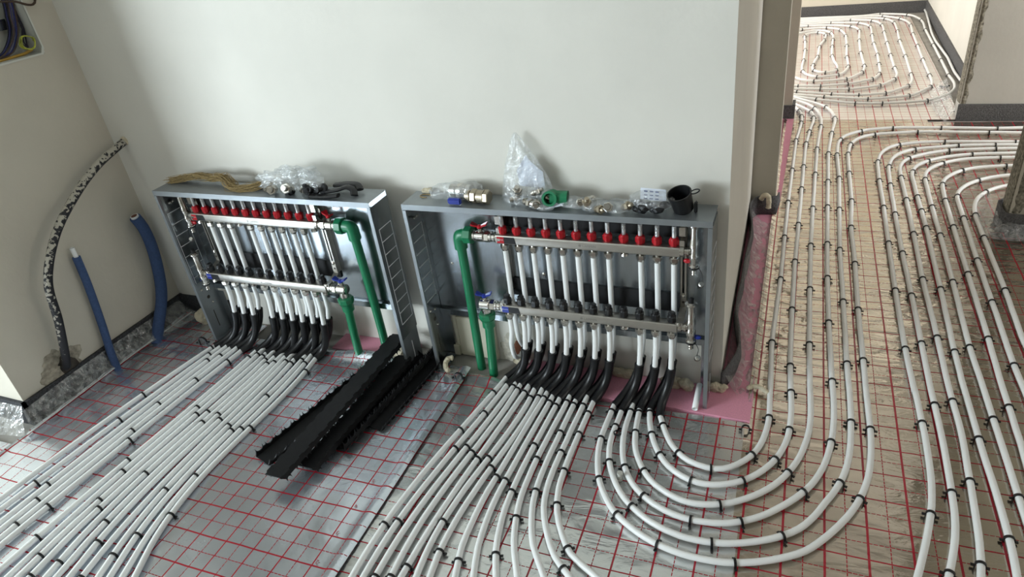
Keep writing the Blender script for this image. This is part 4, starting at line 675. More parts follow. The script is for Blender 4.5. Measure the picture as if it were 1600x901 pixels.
# black pipe clips: a hoop over the pipe with a barbed foot on either side
cm = MB(); n = 9; ri, ro, hw = .0094, .0123, .0031
for i in range(n + 1):
    a = math.pi * i / n
    for rr in (ri, ro):
        for yy in (-hw, hw): cm.v.append((math.cos(a) * rr, yy, ZP + math.sin(a) * rr))
for i in range(n):
    b = 4 * i
    cm.f += [(b, b + 1, b + 5, b + 4), (b + 2, b + 6, b + 7, b + 3), (b, b + 4, b + 6, b + 2), (b + 1, b + 3, b + 7, b + 5)]
for sgn in (-1, 1):
    xs = sorted((sgn * .0094, sgn * .0120)); cm.box(xs[0], xs[1], -hw, hw, -.004, ZP)
    xs = sorted((sgn * .0120, sgn * .0195)); cm.box(xs[0], xs[1], -.0034, .0034, .0035, .0068)
clip0 = cm.build('pipe_clip', 'black')
CN = {'P': 'far left strand pipe', 'Q': 'wide bundle pipe', 'F': 'fan pipe', 'G': 'arc pipe', 'R': 'right edge pipe', 'T': 'far room ring'}
camp = cam.matrix_world.translation
todo = []
for n, cl in CLIPS.items():
    P = PATH[n]; items = []
    for x, y in cl:
        i = min(range(1, len(P) - 1), key=lambda q: (P[q].x - x) ** 2 + (P[q].y - y) ** 2)
        a, b = P[i - 1], P[i + 1]; t = (b - a); s = max(0, min(1, ((x - a.x) * t.x + (y - a.y) * t.y) / t.length_squared))
        p = P[i - 1].lerp(P[i + 1], s) if s < .25 or s > .75 else (P[i - 1].lerp(P[i], s * 2) if s < .5 else P[i].lerp(P[i + 1], s * 2 - 1))
        items.append((i + s, p, math.atan2(t.y, t.x)))
    items.sort(key=lambda q: q[0])
    if n[0] == 'R': items.sort(key=lambda q: q[0])
    for k, (_, p, a) in enumerate(items):
        g = n[0]; end = {'R': 'from the near end', 'T': 'from its left end'}.get(g, 'from the cabinet')
        side = {'G': 'from outside', 'T': 'from the middle'}.get(g, 'from the left')
        lab = 'black clip, %s %s, on the %s %s %s' % (ORD[k + 1], end, ORD[int(n[1:])], CN[g], side)
        todo.append(((p - camp).length, p, a, lab, 'clips on the %ss' % CN[g]))
todo.sort(key=lambda q: q[0])
first = True
for d, p, a, lab, grp in todo[:300]:
    c = clip0 if first else clip0.copy()
    if not first: COL.objects.link(c)
    first = False
    c.location = (p.x, p.y, 0); c.rotation_euler = (0, 0, a - math.pi / 2)
    tag(c, lab, 'clip', grp)
rest = MB()
for d, p, a, lab, grp in todo[300:]:
    R_ = Matrix.Translation((p.x, p.y, 0)) @ Matrix.Rotation(a - math.pi / 2, 4, 'Z')
    rest.add([(R_ @ Vector(q))[:] for q in cm.v], cm.f)
if rest.v:
    o = rest.build('pipe_clips', 'black'); o['kind'] = 'stuff'; tag(o, 'tiny black clips at the far end of the far room rings', 'clips')

# ================================================================== MANIFOLD CABINETS
def cabinet(x0, x1, yf, z1, label, far):
    yb = yf + .108; t = .0014
    c = thing('manifold_cabinet', label, 'cabinet', (0, 0, 0), 'galvanised manifold cabinets')
    zb = .203 + far * .024
    # back plate with stiffening folds
    m = MB(); m.box(x0 + .002, x1 - .002, yb - t, yb, zb, z1 - .002); m.build('back_plate', 'galv', c)
    m = MB(); m.box(x0 + .004, x1 - .004, yb - .014, yb - t - .0002, zb - .019, zb + .001); m.box(x0 + .004, x1 - .004, yb - .014, yb - .0125, zb + .001, zb + .004)
    m.build('bottom_rail', 'galv', c)
    # top with a folded front lip
    m = MB(); m.box(x0, x1, yf, yb, z1 - t, z1); m.box(x0, x1, yf - t, yf, z1 - .019, z1); m.box(x0, x1, yf, yf + .010, z1 - .019, z1 - .0176)
    m.build('top_panel', 'galv_dull', c)
    for s in (0, 1):
        xa = x0 if s == 0 else x1; q = 1 if s == 0 else -1
        X = sorted((xa, xa + q * t))
        sp = MB(); sp.box(X[0], X[1], yf, yb, .145, z1 - .0195)
        side = sp.build('side_panel', 'galv', c)
        F = sorted((xa, xa + q * .0125)); f = MB(); f.box(F[0], F[1], yf - t, yf, .0, z1 - .021); B = sorted((xa + q * .0111, xa + q * .0125)); f.box(B[0], B[1], yf, yf + .007, .0, z1 - .021)
        f.build('front_flange', 'galv_dull', c)
        # leg plate, slides inside the side panel and stands on the floor
        Lx = sorted((xa + q * .0016, xa + q * .003)); lp = MB(); lp.box(Lx[0], Lx[1], yf + .004, yb - .004, -.002, .27)
        fx = sorted((xa + q * .003, xa + q * .035)); lp.box(fx[0], fx[1], yb - .0055, yb - .004, -.002, .19); lp.box(fx[0], fx[1], yf + .012, yb - .012, -.002, .0)
        leg = lp.build('leg', 'galv_dull' if far else 'galv', c)
        # punched knock-outs: a ladder of bright shear lines inside and outside
        kn = MB(); ya, yc = yf + .020, yf + .094; za = z1 - .108; n = 8; st = .048
        for xx in (xa - q * .0006, xa + q * (t + .0006)):
            XX = sorted((xx - .0003, xx + .0003))
            for i in range(n + 1): kn.box(XX[0], XX[1], ya, yc, za - i * st - .0013, za - i * st + .0013)
            kn.box(XX[0], XX[1], ya - .0012, ya + .0012, za - n * st, za); kn.box(XX[0], XX[1], yc - .0012, yc + .0012, za - n * st, za)
        kn.build('knock_outs', MAT['shear'], side)
        # wing nut and small screws
        w = MB(); wy = yf + .052; wz = z1 - .072; wx = xa + q * .004
        w.lathe([(.005, 0), (.005, .006), (.003, .009)], (wx, wy, wz), (q, 0, 0), 8)
        for a in (-1, 1):
            w.blob((wx + q * .009, wy + a * .009, wz + .004), (.0028, .008, .005), .1, 30, 1, 2)
        w.build('wing_nut', 'chrome', side, smooth=True)
        sc = MB()
        for (dy, dz) in ((.062, .225), (.060, .160), (.03, .235)):
            sc = MB(); sc.lathe([(.0055, 0), (.0055, .002), (.003, .004)], (xa + q * .003, yf + dy, dz), (q, 0, 0), 10); sc.build('screw', 'chrome', leg, smooth=True)
        sl = MB(); XX = sorted((xa + q * .0029, xa + q * .0034)); sl.box(XX[0], XX[1], yf + .046, yf + .050, .045, .125); sl.build('slot', 'dark_hole', leg)
        sl = MB(); sl.lathe([(.008, 0), (.008, .0005)], (xa + q * .0029, yf + .05, .19), (q, 0, 0), 14); sl.build('hole', 'dark_hole', leg)
        if s == 1:
            XX = sorted((xa - q * .0002, xa - q * .0008)); k = MB(); k.box(XX[0], XX[1], yf + .05, yf + .054, .03, .11); k.build('bright_slot', MAT['shear'], side)
    # black strips on the back plate behind both bars
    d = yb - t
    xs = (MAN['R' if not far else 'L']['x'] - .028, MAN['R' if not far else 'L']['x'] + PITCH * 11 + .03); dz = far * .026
    m = MB(); m.box(xs[0], xs[1], d - .006, d - .0002, .565 + dz, .649 + dz); m.build('black_strip', 'black_matt', c)
    m = MB(); m.box(xs[0], xs[1], d - .006, d - .0002, .300 + dz, .368 + dz); m.build('black_strip', 'black_matt', c)  # added strip standing in for the valve caps' dark reflection in the plate
    for (sx, sz) in ((.085, .40), (.18, .535), (.43, .39), (.66, .385)):
        m = MB(); m.lathe([(.006, 0), (.006, .002), (.003, .004)], (x0 + sx, d, sz + dz), (0, -1, 0), 10); m.build('screw', 'chrome', c, smooth=True)
    return c


MAT['shear'] = simple('bright_shear_line', (.86, .87, .88), .5, .0, nscale=30, namount=.03)
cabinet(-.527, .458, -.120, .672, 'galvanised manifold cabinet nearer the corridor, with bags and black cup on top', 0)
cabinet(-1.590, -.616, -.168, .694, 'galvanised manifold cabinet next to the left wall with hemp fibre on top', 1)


def hexnut(m, o, ax, r, h): m.lathe([(r * .86, 0), (r, h * .12), (r, h * .88), (r * .86, h)], o, ax, 6)


def valve_handle(mat, parent, x, y, z, tilt=0):
    m = MB()
    m.lathe([(.0085, 0), (.0085, .008), (.004, .011)], (x, y, z), (0, 0, 1), 10)
    for s in (-1, 1):
        pts = [(s * .004, -.0045), (s * .022, -.0105), (s * .027, -.010), (s * .027, .010), (s * .022, .0105), (s * .004, .0045)]
        k = MB(); k.prism(pts, 'z', 0, .006)
        c_, s_ = math.cos(tilt), math.sin(tilt)
        m.add([(x + a * c_ - b * s_, y + a * s_ + b * c_, z + .001 + c + abs(a) * .42) for a, b, c in k.v], k.f)
    return m.build('handle', mat, parent)


def manifold(side, label):
    P = MAN[side]; x0 = P['x']; x1 = x0 + 11 * PITCH; dz = P['dz']; mir = -1 if side == 'L' else 1
    t = thing('heating_manifold', label, 'manifold', (0, 0, 0), 'heating manifolds in the cabinets')
    vs = x0 - .03 if mir == 1 else x1 + .03      # valve end
    ve = x1 + .022 if mir == 1 else x0 - .022    # vent end
    for up in (1, 0):
        y = P['yu'] if up else P['yl']; z = (.541 if up else .297) + dz
        b = MB()
        # rounded rectangular bar
        pr = []
        for cx, cz, a0 in ((.0125, .0105, 0), (-.0125, .0105, 90), (-.0125, -.0105, 180), (.0125, -.0105, 270)):
            for k in range(4):
                a = math.radians(a0 + k * 30); pr.append((y + cx + .0055 * math.cos(a), z + cz + .0055 * math.sin(a)))
        b.prism(pr, 'x', x0 - .022, x1 + .018)
        bar = b.build('supply_bar' if up else 'return_bar', 'steel', t, smooth=30)
        bar['label'] = 'upper bar with red flow meters' if up else 'lower bar with black caps'
        text('lettering', '\u25cf LAMMIN', .0115, (x0 + 5.75 * PITCH, y - .0182, z), (math.pi / 2, 0, 0), 'engraved', bar)
        lp = MB(); lp.box(x0 - .016, x0 + .008, y - .0188, y - .0181, z - .0115, z + .0115); pl = lp.build('label_plate', 'red' if up else 'blue', t)
        lq = MB(); lq.prism([(x0 + .0082, z - .0115), (x0 + .049, z - .0115), (x0 + .046, z + .0085), (x0 + .043, z + .0115), (x0 + .0082, z + .0115)], 'y', y - .0188, y - .0181); lq.build('label_plate', 'black', t)
        text('lettering', '\u25cf LAMMIN', .0042, (x0 - .004, y - .0190, z + .001), (math.pi / 2, 0, 0), 'white_ink', pl, .0001)
        for i in range(12):
            x = x0 + i * PITCH
            # outlet nut under the bar
            m = MB(); m.lathe([(.008, 0), (.008, .012)], (x, y, z - .016), (0, 0, -1), 10); hexnut(m, (x, y, z - .0235), (0, 0, -1), .0145, .016); m.lathe([(.0115, 0), (.0100, .006)], (x, y, z - .0395), (0, 0, -1), 12)
            if i in P['ports']: m.build('pipe_nut', 'chrome', t, smooth=25)
            else:
                m = MB(); m.lathe([(.008, 0), (.008, .006), (.0125, .006), (.0125, .014), (.006, .017)], (x, y, z - .016), (0, 0, -1), 12); m.build('blanking_plug', 'chrome', t, smooth=25)
            if up:
                m = MB(); n = 16; pf = [(.011, 0), (.0132, .004), (.0138, .010), (.0138, .020), (.0115, .024), (.0098, .026)]
                v0 = len(m.v); m.lathe(pf, (x, y, z + .016), (0, 0, 1), 20)
                for q in range(len(m.v)):      # ribbed grip
                    j = q % 20
                    if j % 4 == 0 and 20 <= q < 80: m.v[q] = (x + (m.v[q][0] - x) * 1.13, y + (m.v[q][1] - y) * 1.13, m.v[q][2])
                fm = m.build('flow_meter', 'red', t)
                m = MB(); m.lathe([(.0068, .020), (.0068, .058), (.0062, .062), (.003, .062)], (x, y, z + .016), (0, 0, 1), 14); m.build('sight_glass', 'clear', fm, smooth=30)
                m = MB(); m.lathe([(.0022, .02), (.0022, .050), (.0045, .050), (.0045, .054)], (x, y, z + .016), (0, 0, 1), 8); m.build('float', 'ivory_wire', fm)
            else:
                m = MB(); m.lathe([(.0105, 0), (.0142, .004), (.0142, .020), (.0112, .024), (.0112, .032), (.0085, .035)], (x, y, z + .015), (0, 0, 1), 14)
                for q in range(len(m.v)):
                    j = q % 14
                    if j % 2 == 0 and 14 <= q < 42: m.v[q] = (x + (m.v[q][0] - x) * .9, y + (m.v[q][1] - y) * .9, m.v[q][2])
                m.build('valve_cap', 'black', t)
        # union and ball valve
        e = x0 - .022 if mir == 1 else x1 + .018; d = (-1 if mir == 1 else 1)
        u = MB(); u.lathe([(.013, 0), (.013, .006), (.017, .007), (.017, .013), (.014, .014), (.014, .018), (.0175, .019), (.0175, .025), (.0135, .026)], (e, y, z), (d, 0, 0), 18); hexnut(u, (e + d * .026, y, z), (d, 0, 0), .0205, .018)
        u.build('union', 'chrome', t, smooth=25)
        xv = e + d * .044
        v = MB()
        if up:
            v.lathe([(.015, 0), (.019, .004), (.019, .028), (.0155, .031), (.0155, .036), (.0185, .037), (.0185, .050)], (xv, y, z), (d, 0, 0), 18); xh = xv + d * .016
        else:
            v.lathe([(.015, 0), (.0195, .004), (.0195, .036), (.016, .040), (.0, .041)], (xv, y, z), (d, 0, 0), 18)
            v.lathe([(.015, .010), (.0165, .022), (.0165, .034), (.0135, .036), (.0135, .044)], (xv + d * .020, y, z), (0, 0, -1), 16); xh = xv + d * .020
        v.lathe([(.008, 0), (.008, .028), (.0055, .030), (.0055, .036)], (xh, y, z), (0, 0, 1), 12)
        bv = v.build('ball_valve', 'chrome', t, smooth=25)
        h = valve_handle('red' if up else 'blue', bv, xh, y, z + .030, .15 if mir == 1 else -.5 * up)
        h['label'] = 'red butterfly handle' if up else 'blue butterfly handle'
        # end piece with air vent and drain cock
        e2 = x1 + .018 if mir == 1 else x0 - .022; d2 = -d; xn = e2 + d2 * .040
        a = MB(); a.lathe([(.013, 0), (.017, .002), (.017, .012), (.012, .013), (.012, .020), (.015, .021), (.015, .026), (.009, .027), (.009, .040)], (e2, y, z), (d2, 0, 0), 16)
        a.build('end_plug', 'chrome', t, smooth=25)
        a = MB(); a.lathe([(.007, -.078), (.0085, -.076), (.007, -.072), (.0085, -.068), (.007, -.064), (.0085, -.060), (.010, -.056), (.0155, -.054), (.0155, -.046), (.0125, -.043), (.0125, -.03), (.0145, -.026), (.0145, -.010), (.0125, -.006),
                           (.0125, .012), (.0145, .014), (.0145, .026), (.0128, .03), (.0120, .078), (.0185, .084), (.0185, .090), (.012, .094), (.004, .094)], (xn, y, z), (0, 0, 1), 18)
        av = a.build('air_vent', 'chrome', t, smooth=30)
        k = MB(); k.lathe([(.0165, -.0545), (.0165, -.0500)], (xn, y, z), (0, 0, 1), 16)
        k.build('seal', 'black', av)
        if not up: MB().lathe([(.008, .094), (.0075, .106), (.005, .108)], (xn, y, z), (0, 0, 1), 10).build('vent_knob', 'black', av)
        hd = MB(); sgn = -1 if up else 1
        hd.blob((xn + sgn * mir * .020, y + .004, z - .036), (.012, .006, .008), .1, 30, 2, 2); hd.build('drain_handle', 'red' if up else 'blue', av, smooth=True)
        if mir == 1 or up:
            ch = MB(); ch.tube(catmull([(xn + .012 * mir, y, z - .052), (xn + .024 * mir, y - .004, z - .075), (xn + .020 * mir, y - .006, z - .100)], .006), .0012, 6); ch.build('strap', 'black', av)
            ch = MB(); ch.lathe([(.0095, 0), (.0095, .012), (.007, .016)], (xn + .020 * mir, y - .004, z - .112), (.3, -.5, .6), 10); ch.build('drain_cap', 'chrome', av)
    # slotted stand-off rails holding both bars
    for xb in (x0 - .012, x1 + .024):
        yb_ = -.022 if side == 'R' else -.072
        r = MB(); z0 = .330 + dz; z2 = .615 + dz
        r.box(xb - .0105, xb - .0035, yb_ - .012, yb_ - .010, z0 + .05, .52 + dz); r.box(xb + .0035, xb + .0105, yb_ - .012, yb_ - .010, z0 + .05, .52 + dz)
        r.box(xb - .0105, xb + .0105, yb_ - .012, yb_ - .010, z0, z0 + .05); r.box(xb - .0105, xb + .0105, yb_ - .012, yb_ - .010, .52 + dz, z2 + .03)
        r.box(xb - .0105, xb - .009, yb_ - .012, yb_ + .012, z0, z2 + .03); r.box(xb + .009, xb + .0105, yb_ - .012, yb_ + .012, z0, z2 + .03)
        # stepped foot reaching forward to the lower bar
        r.add([(xb - .0105, yb_ - .012, z0), (xb + .0105, yb_ - .012, z0), (xb + .0105, P['yl'] + .006, z0 - .024), (xb - .0105, P['yl'] + .006, z0 - .024), (xb - .0105, yb_ - .010, z0 - .002), (xb + .0105, yb_ - .010, z0 - .002), (xb + .0105, P['yl'] + .008, z0 - .026), (xb - .0105, P['yl'] + .008, z0 - .026)],
              [(0, 1, 2, 3), (4, 7, 6, 5), (0, 3, 7, 4), (1, 5, 6, 2), (0, 4, 5, 1), (3, 2, 6, 7)])
        r.box(xb - .0105, xb + .0105, P['yl'] - .014, P['yl'] + .014, z0 - .027, z0 - .012)
        br = r.build('bracket', 'steel', t)
        s = MB(); s.lathe([(.0065, 0), (.0065, .003), (.003, .005)], (xb, yb_ - .012, z0 + .040), (0, -1, 0), 10); s.lathe([(.0055, 0), (.0055, .003), (.003, .004)], (xb, P['yl'] - .014, z0 - .018), (0, -1, 0), 8); s.build('screw', 'chrome', br, smooth=True)
        s = MB(); s.lathe([(.0045, 0), (.0045, .0006)], (xb, yb_ - .0118, z0 + .018), (0, -1, 0), 12); s.build('slot', 'dark_hole', br)
        cl = MB(); cl.lathe([(.0195, -.006), (.0195, .006)], (xb, P['yu'], .541 + dz), (1, 0, 0), 20); cl.box(xb - .007, xb + .007, P['yu'] - .010, P['yu'] + .006, .560 + dz, .578 + dz); cl.box(xb - .009, xb + .009, P['yu'] - .006, P['yu'] + .012, .590 + dz, .618 + dz)
        cl.build('clamp', 'chrome', br)
    return t


manifold('R', 'stainless manifold with red flow meters in the cabinet nearer the corridor')
manifold('L', 'stainless manifold with red flow meters in the cabinet beside the left wall')


# ------------------------------------------------------------------ green supply pipes
def ribbed(m, o, ax, r, h):
    n = 24; v0 = len(m.v); m.lathe([(r * .9, 0), (r, .003), (r, h - .003), (r * .9, h)], o, ax, n); o = Vector(o); ax = Vector(ax).normalized()
    for q in range(v0, len(m.v)):
        j = (q - v0) % n
        if j % 3 == 0:
            p = Vector(m.v[q]) - o; a = ax * p.dot(ax); m.v[q] = tuple(o + a + (p - a) * 1.07)


def green_pipe(label, pts, ex, ed):
    """pipe with a socket elbow or a straight socket at the top; ex = valve outlet, ed = direction from valve outwards"""
    pts = [Vector(p) for p in pts]; ex = Vector(ex); ed = Vector(ed)
    o = MB().tube(catmull(pts, .03), .0160, 16).build('supply_pipe', 'green', smooth=True); tag(o, label, 'pipe', 'green pipes of the manifold cabinets')
    m = MB()
    if abs(ed.x) > .5:
        c = Vector((pts[0].x, ex.y, ex.z)); a = ex + ed * .016
        dn = (pts[1] - pts[0]).normalized()
        arc = [a] + bez(c - ed * .020, c - ed * .004, c + Vector((0, 0, -.004)), c + Vector((0, 0, -.020)), 6) + [pts[0] + dn * .022]
        m.tube(arc, .0225, 18); m.build('elbow', 'green', o, smooth=50)
        m = MB(); ribbed(m, ex - ed * .003, ed, .0285, .030); m.build('socket', 'green', o)
    else:
        ribbed(m, ex, ed, .0275, .022); m.lathe([(.0275, .022), (.0225, .034), (.0225, .055), (.017, .057)], ex, ed, 20); m.build('socket', 'green', o, smooth=25)
    return o


xr = MAN['R']['x']; xl = MAN['L']['x'] + 11 * PITCH
green_pipe('upper green pipe from the elbow in the right cabinet, behind the blue valve', [(-.369, -.055, .512), (-.368, -.058, .35), (-.366, -.066, .15), (-.364, -.072, -.01)], (xr - .022 - .092, -.055, .541), (-1, 0, 0))
green_pipe('short green pipe below the blue handled valve in the right cabinet', [(-.291, -.094, .225), (-.297, -.096, .12), (-.303, -.100, -.01)], (-.2924, -.094, .262), (0, 0, -1))
green_pipe('long green pipe from the elbow in the left cabinet, near its right side', [(-.762, -.102, .540), (-.757, -.100, .35), (-.762, -.090, .12), (-.772, -.080, -.01)], (xl + .018 + .092, -.102, .567), (1, 0, 0))
green_pipe('short green pipe below the blue handled valve in the left cabinet', [(-.848, -.139, .25), (-.858, -.137, .10), (-.868, -.130, -.01)], (-.8478, -.139, .287), (0, 0, -1))

# ------------------------------------------------------------------ cover box behind the green pipes, foam, stub
t = thing('cover_plate', 'cream cover plate on the wall behind the green pipes of the right cabinet', 'cover plate')
m = MB(); m.bbox(-.470, -.318, -.016, -.0005, -.006, .170, .002); m.build('panel', 'cream', t)
m = MB(); m.bbox(-.488, -.472, -.012, -.0005, -.006, .172, .0015); m.bbox(-.50, -.476, -.022, -.0005, -.006, .040, .002); m.build('frame', 'cream', t)

FO = [((.330, -.030, .018), (.036, .020, .022), 'crumpled pale foam lump under the right cabinet beside the black sleeves'), ((.378, -.034, .020), (.032, .018, .022), 'round pale foam lump left of the short pipe stub'),
      ((.478, -.022, .016), (.030, .016, .022), 'pale foam lump at the foot of the wall corner'), ((.160, -.018, .020), (.060, .014, .018), 'flat foam strip along the wall behind the black sleeves'),
      ((-.715, -.088, .020), (.036, .024, .028), 'yellowish foam lump between the two green pipes of left cabinet'), ((-1.745, -.058, .030), (.040, .032, .032), 'yellow foam lump behind the left leg of left cabinet'),
      ((-.215, -.040, .022), (.030, .016, .014), 'crumbled foam on pink board below the wall hole')]
for i, (c, r, l) in enumerate(FO): tag(MB().blob(c, r, .45, 34, i + 1, 4).build('foam_lump', 'foam', smooth=True), l, 'foam')
def worm(label, pts, r, seed):
    P = catmull(pts, .004); m = MB(); m.tube(P, [r * (1 + .3 * nz(i * .5, seed)) * (.5 if i in (0, len(P) - 1) else 1) for i in range(len(P))], 9)
    tag(m.build('foam_worm', 'foam', smooth=True), label, 'foam')
worm('curled foam string lying at the left foot of the right cabinet', [(-.470, -.085, .030), (-.485, -.095, .032), (-.490, -.115, .024), (-.478, -.135, .014), (-.462, -.142, .012)], .0095, 1)
worm('pale foam string lying across pink film at the corridor corner', [(.570, -.004, .018), (.585, .012, .016), (.605, .012, .018), (.622, .000, .018), (.636, -.010, .012)], .008, 2)
worm('curl of foam hanging on the grey strip at the corridor wall', [(.500, 1.334, .085), (.515, 1.325, .110), (.532, 1.318, .112), (.538, 1.312, .085), (.538, 1.310, .050)], .012, 3)
o = MB().tube([(.424, -.045, .040), (.424, -.142, .0165)], [.0095, .0095], 14, caps=False).build('pipe_stub', 'pipe', smooth=True)
md = o.modifiers.new('wall', 'SOLIDIFY'); md.thickness = .0022
tag(o, 'short cut white pipe stub on pink board under the right cabinet', 'pipe offcut')
t = MB().lathe([(.0095, 0), (.0095, .004), (.006, .004), (.006, .024), (.0085, .024), (.0085, .030)], (.262, -.478, .0), (0.1, 0, 1), 12).build('pipe_plug', 'ivory_wire'); tag(t, 'broken ivory plastic peg standing against the fourth arc pipe', 'plug')
o = clip0.copy(); COL.objects.link(o); o.location = (.583, -.185, 0.0); o.rotation_euler = (0, 0, .15); tag(o, 'loose black clip lying at the corner of pink board', 'clip')
o = clip0.copy(); COL.objects.link(o); o.location = (.219, -.300, .012); o.rotation_euler = (1.25, 0, -.55); tag(o, 'loose black clip leaning between the first and third arc pipes', 'clip')
o = clip0.copy(); COL.objects.link(o); o.location = (-.413, -.166, .0015); o.rotation_euler = (0, 0, .2); o.scale = (1.3, 1.3, 1.3); tag(o, 'loose black clip on the foil seam before the right cabinet', 'clip')
o = clip0.copy(); COL.objects.link(o); o.location = (-1.62, -.205, .001); o.rotation_euler = (0, 0, .3); o.scale = (1.5, 1.5, 1.5); tag(o, 'loose black clip before the left foot of the left cabinet', 'clip')
o = clip0.copy(); COL.objects.link(o); o.location = (1.50, 3.48, .002); o.rotation_euler = (1.45, 0, .2); o.scale = (1.6, 1.6, 1.6); tag(o, 'loose black clip lying flat beside the outermost far room ring', 'clip')
o = clip0.copy(); COL.objects.link(o); o.location = (1.515, 2.91, .002); o.rotation_euler = (0, 0, .1); o.scale = (1.5, 1.5, 1.5); tag(o, 'loose black clip beside the hallway wall corner, in crumpled film', 'clip')


# ------------------------------------------------------------------ black fixing rails, a loose stack
def rail(label, a, b, w, roll=0.0, up=1, n=15):
    """trough-shaped rail with a comb of half-round pipe seats along both edges"""
    a = Vector(a); b = Vector(b); L = (b - a).length; X = (b - a).normalized(); Y = Vector((0, 0, 1)).cross(X).normalized(); Z = X.cross(Y)
    q = Matrix.Rotation(roll, 3, X); Y = q @ Y; Z = q @ Z
    root = thing('fixing_rail', label, 'pipe rail', tuple(a), 'loose black pipe fixing rails')
    def W(v): return [tuple(X * p[0] + Y * p[1] + Z * (p[2] * up)) for p in v]
    h = .030
    pit = L / n; edge = []
    for i in range(n):
        xc = pit * (i + .5); edge += [(xc - pit * .34, w / 2), (xc - pit * .24, w / 2 + .0055), (xc + pit * .24, w / 2 + .0055), (xc + pit * .34, w / 2)]
    edge = [(0, w / 2)] + edge + [(L, w / 2)]
    m = MB(); m.prism(edge + [(x, -y) for x, y in reversed(edge)], 'z', 0, .0035); g = MB(); g.add(W(m.v), m.f); g.build('base', 'rail', root)
    pitch = L / n
    for s in (-1, 1):
        top = [(0, .006)]
        for i in range(n):
            xc = pitch * (i + .5); r = pitch * (.36 if up > 0 else .20)
            top.append((xc - r - .0008, h * .62)); top.append((xc - r, h))
            for k in range(1, 6):
                an = math.pi * k / 6; top.append((xc - r * math.cos(an), h - r * 1.15 * math.sin(an)))
            top.append((xc + r, h)); top.append((xc + r + .0008, h * .62))
        top.append((L, .006))
        m = MB(); k = len(top); y0 = s * w / 2; 
        for (yy) in (y0, y0 - s * .0035):
            m.v += [(x, yy + s * (z * .22), z) for x, z in top] + [(x, yy, 0.0) for x, z in top]
        for lay in (0, 1):
            o_ = lay * 2 * k
            m.f += [(o_ + i, o_ + i + 1, o_ + k + i + 1, o_ + k + i) for i in range(k - 1)]
        m.f += [(i, 2 * k + i, 2 * k + i + 1, i + 1) for i in range(k - 1)]
        g = MB(); g.add(W(m.v), m.f); g.build('comb', 'rail', root)
    return root


rail('black toothed rail lying lowest at the left of the loose stack', (-.872, -.712, .004), (-.735, -.125, .012), .062, .18)
rail('black toothed rail lying upside down on top of the stack, reaching furthest up', (-.735, -.800, .066), (-.690, -.085, .105), .064, -.10, -1)
rail('black toothed rail in the middle of the stack under the top rail', (-.686, -.716, .034), (-.640, -.150, .060), .060, -.1, -1)
rail('black toothed rail at the right of the stack, close to the cabinet leg', (-.640, -.600, .006), (-.575, -.090, .030), .060, -.35)
rail('black toothed rail at the outer right of the stack in the shade', (-.585, -.480, .006), (-.545, -.060, .014), .058, .3)


# ------------------------------------------------------------------ hose and blue sleeves at the left wall
def tubething(name, label, pts, r, mat, cat, n=14, step=.02):
    o = MB().tube(catmull(pts, step), r, n).build(name, mat, smooth=True); return tag(o, label, cat)


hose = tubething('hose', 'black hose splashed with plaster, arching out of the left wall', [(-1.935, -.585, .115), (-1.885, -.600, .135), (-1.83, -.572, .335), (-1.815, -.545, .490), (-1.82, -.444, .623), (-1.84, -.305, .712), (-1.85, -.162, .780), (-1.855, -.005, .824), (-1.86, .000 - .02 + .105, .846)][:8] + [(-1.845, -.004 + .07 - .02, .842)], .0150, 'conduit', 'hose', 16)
MB().tube([(-1.853, -.004, .824), (-1.846, .028, .836), (-1.843, .052, .843)], [.0175, .020, .017], 12).build('plaster_plug', 'foam', hose, smooth=True)['label'] = 'crusted tan end'
s = tubething('sleeved_pipe', 'thin blue sleeved pipe with bare white tip by the left wall', [(-1.872, -.440, -.01), (-1.88, -.428, .07), (-1.888, -.403, .19), (-1.889, -.377, .385), (-1.889, -.369, .492)], .0150, 'blue_foam', 'pipe')
MB().tube([(-1.889, -.369, .485), (-1.889, -.368, .531)], .0085, 12, caps=False).build('pipe_end', 'pipe', s, smooth=True)
s = tubething('sleeved_pipe', 'thick blue sleeved pipe bending behind the left cabinet corner', [(-1.868, -.238, -.01), (-1.872, -.195, .05), (-1.880, -.110, .17), (-1.885, -.060, .354), (-1.885, -.059, .466), (-1.885, -.074, .520)], .0235, 'blue_foam', 'pipe')
MB().tube([(-1.885, -.073, .518), (-1.885, -.075, .5275)], [.0165, .0165], 14).build('pipe_end', 'pipe', s, smooth=True)
MB().tube([(-1.885, -.0752, .5273), (-1.885, -.0754, .5285)], .0125, 14).build('bore', 'clay', s)

# ------------------------------------------------------------------ electrical box in the left wall
t = thing('electrical_box', 'open white electrical box with loose wires in the left wall', 'electrical box')
m = MB(); m.box(-2.026, -2.023, HY0 + .001, HY1 - .001, HZ0 + .001, HZ1 - .001)
m.build('back', 'box_white', t)
m = MB(); m.box(-2.023, -1.917, HY1 - .004, HY1 - .0015, HZ0 + .002, HZ1 - .002); m.box(-2.023, -1.917, HY0 + .0015, HY0 + .004, HZ0 + .002, HZ1 - .002); m.box(-2.023, -1.917, HY0 + .004, HY1 - .004, HZ0 + .0015, HZ0 + .004); m.box(-2.023, -1.917, HY0 + .004, HY1 - .004, HZ1 - .004, HZ1 - .0015)
m.build('walls', 'box_white', t)
m = MB(); e = .013; c_ = .012
outer = [(HY0 - .002, HZ0 - .002), (HY1 + .002 - c_, HZ0 - .002), (HY1 + .002, HZ0 - .002 + c_ * 1.6), (HY1 + .002, HZ1 + .002), (HY0 - .002, HZ1 + .002)]
inner = [(HY0 + .004, HZ0 + .004), (HY1 - .004 - c_, HZ0 + .004), (HY1 - .004, HZ0 + .004 + c_ * 1.6), (HY1 - .004, HZ1 - .004), (HY0 + .004, HZ1 - .004)]
v = [(x, a, b) for x in (-1.9195, -1.9155) for pl in (outer, inner) for a, b in pl]
f = []
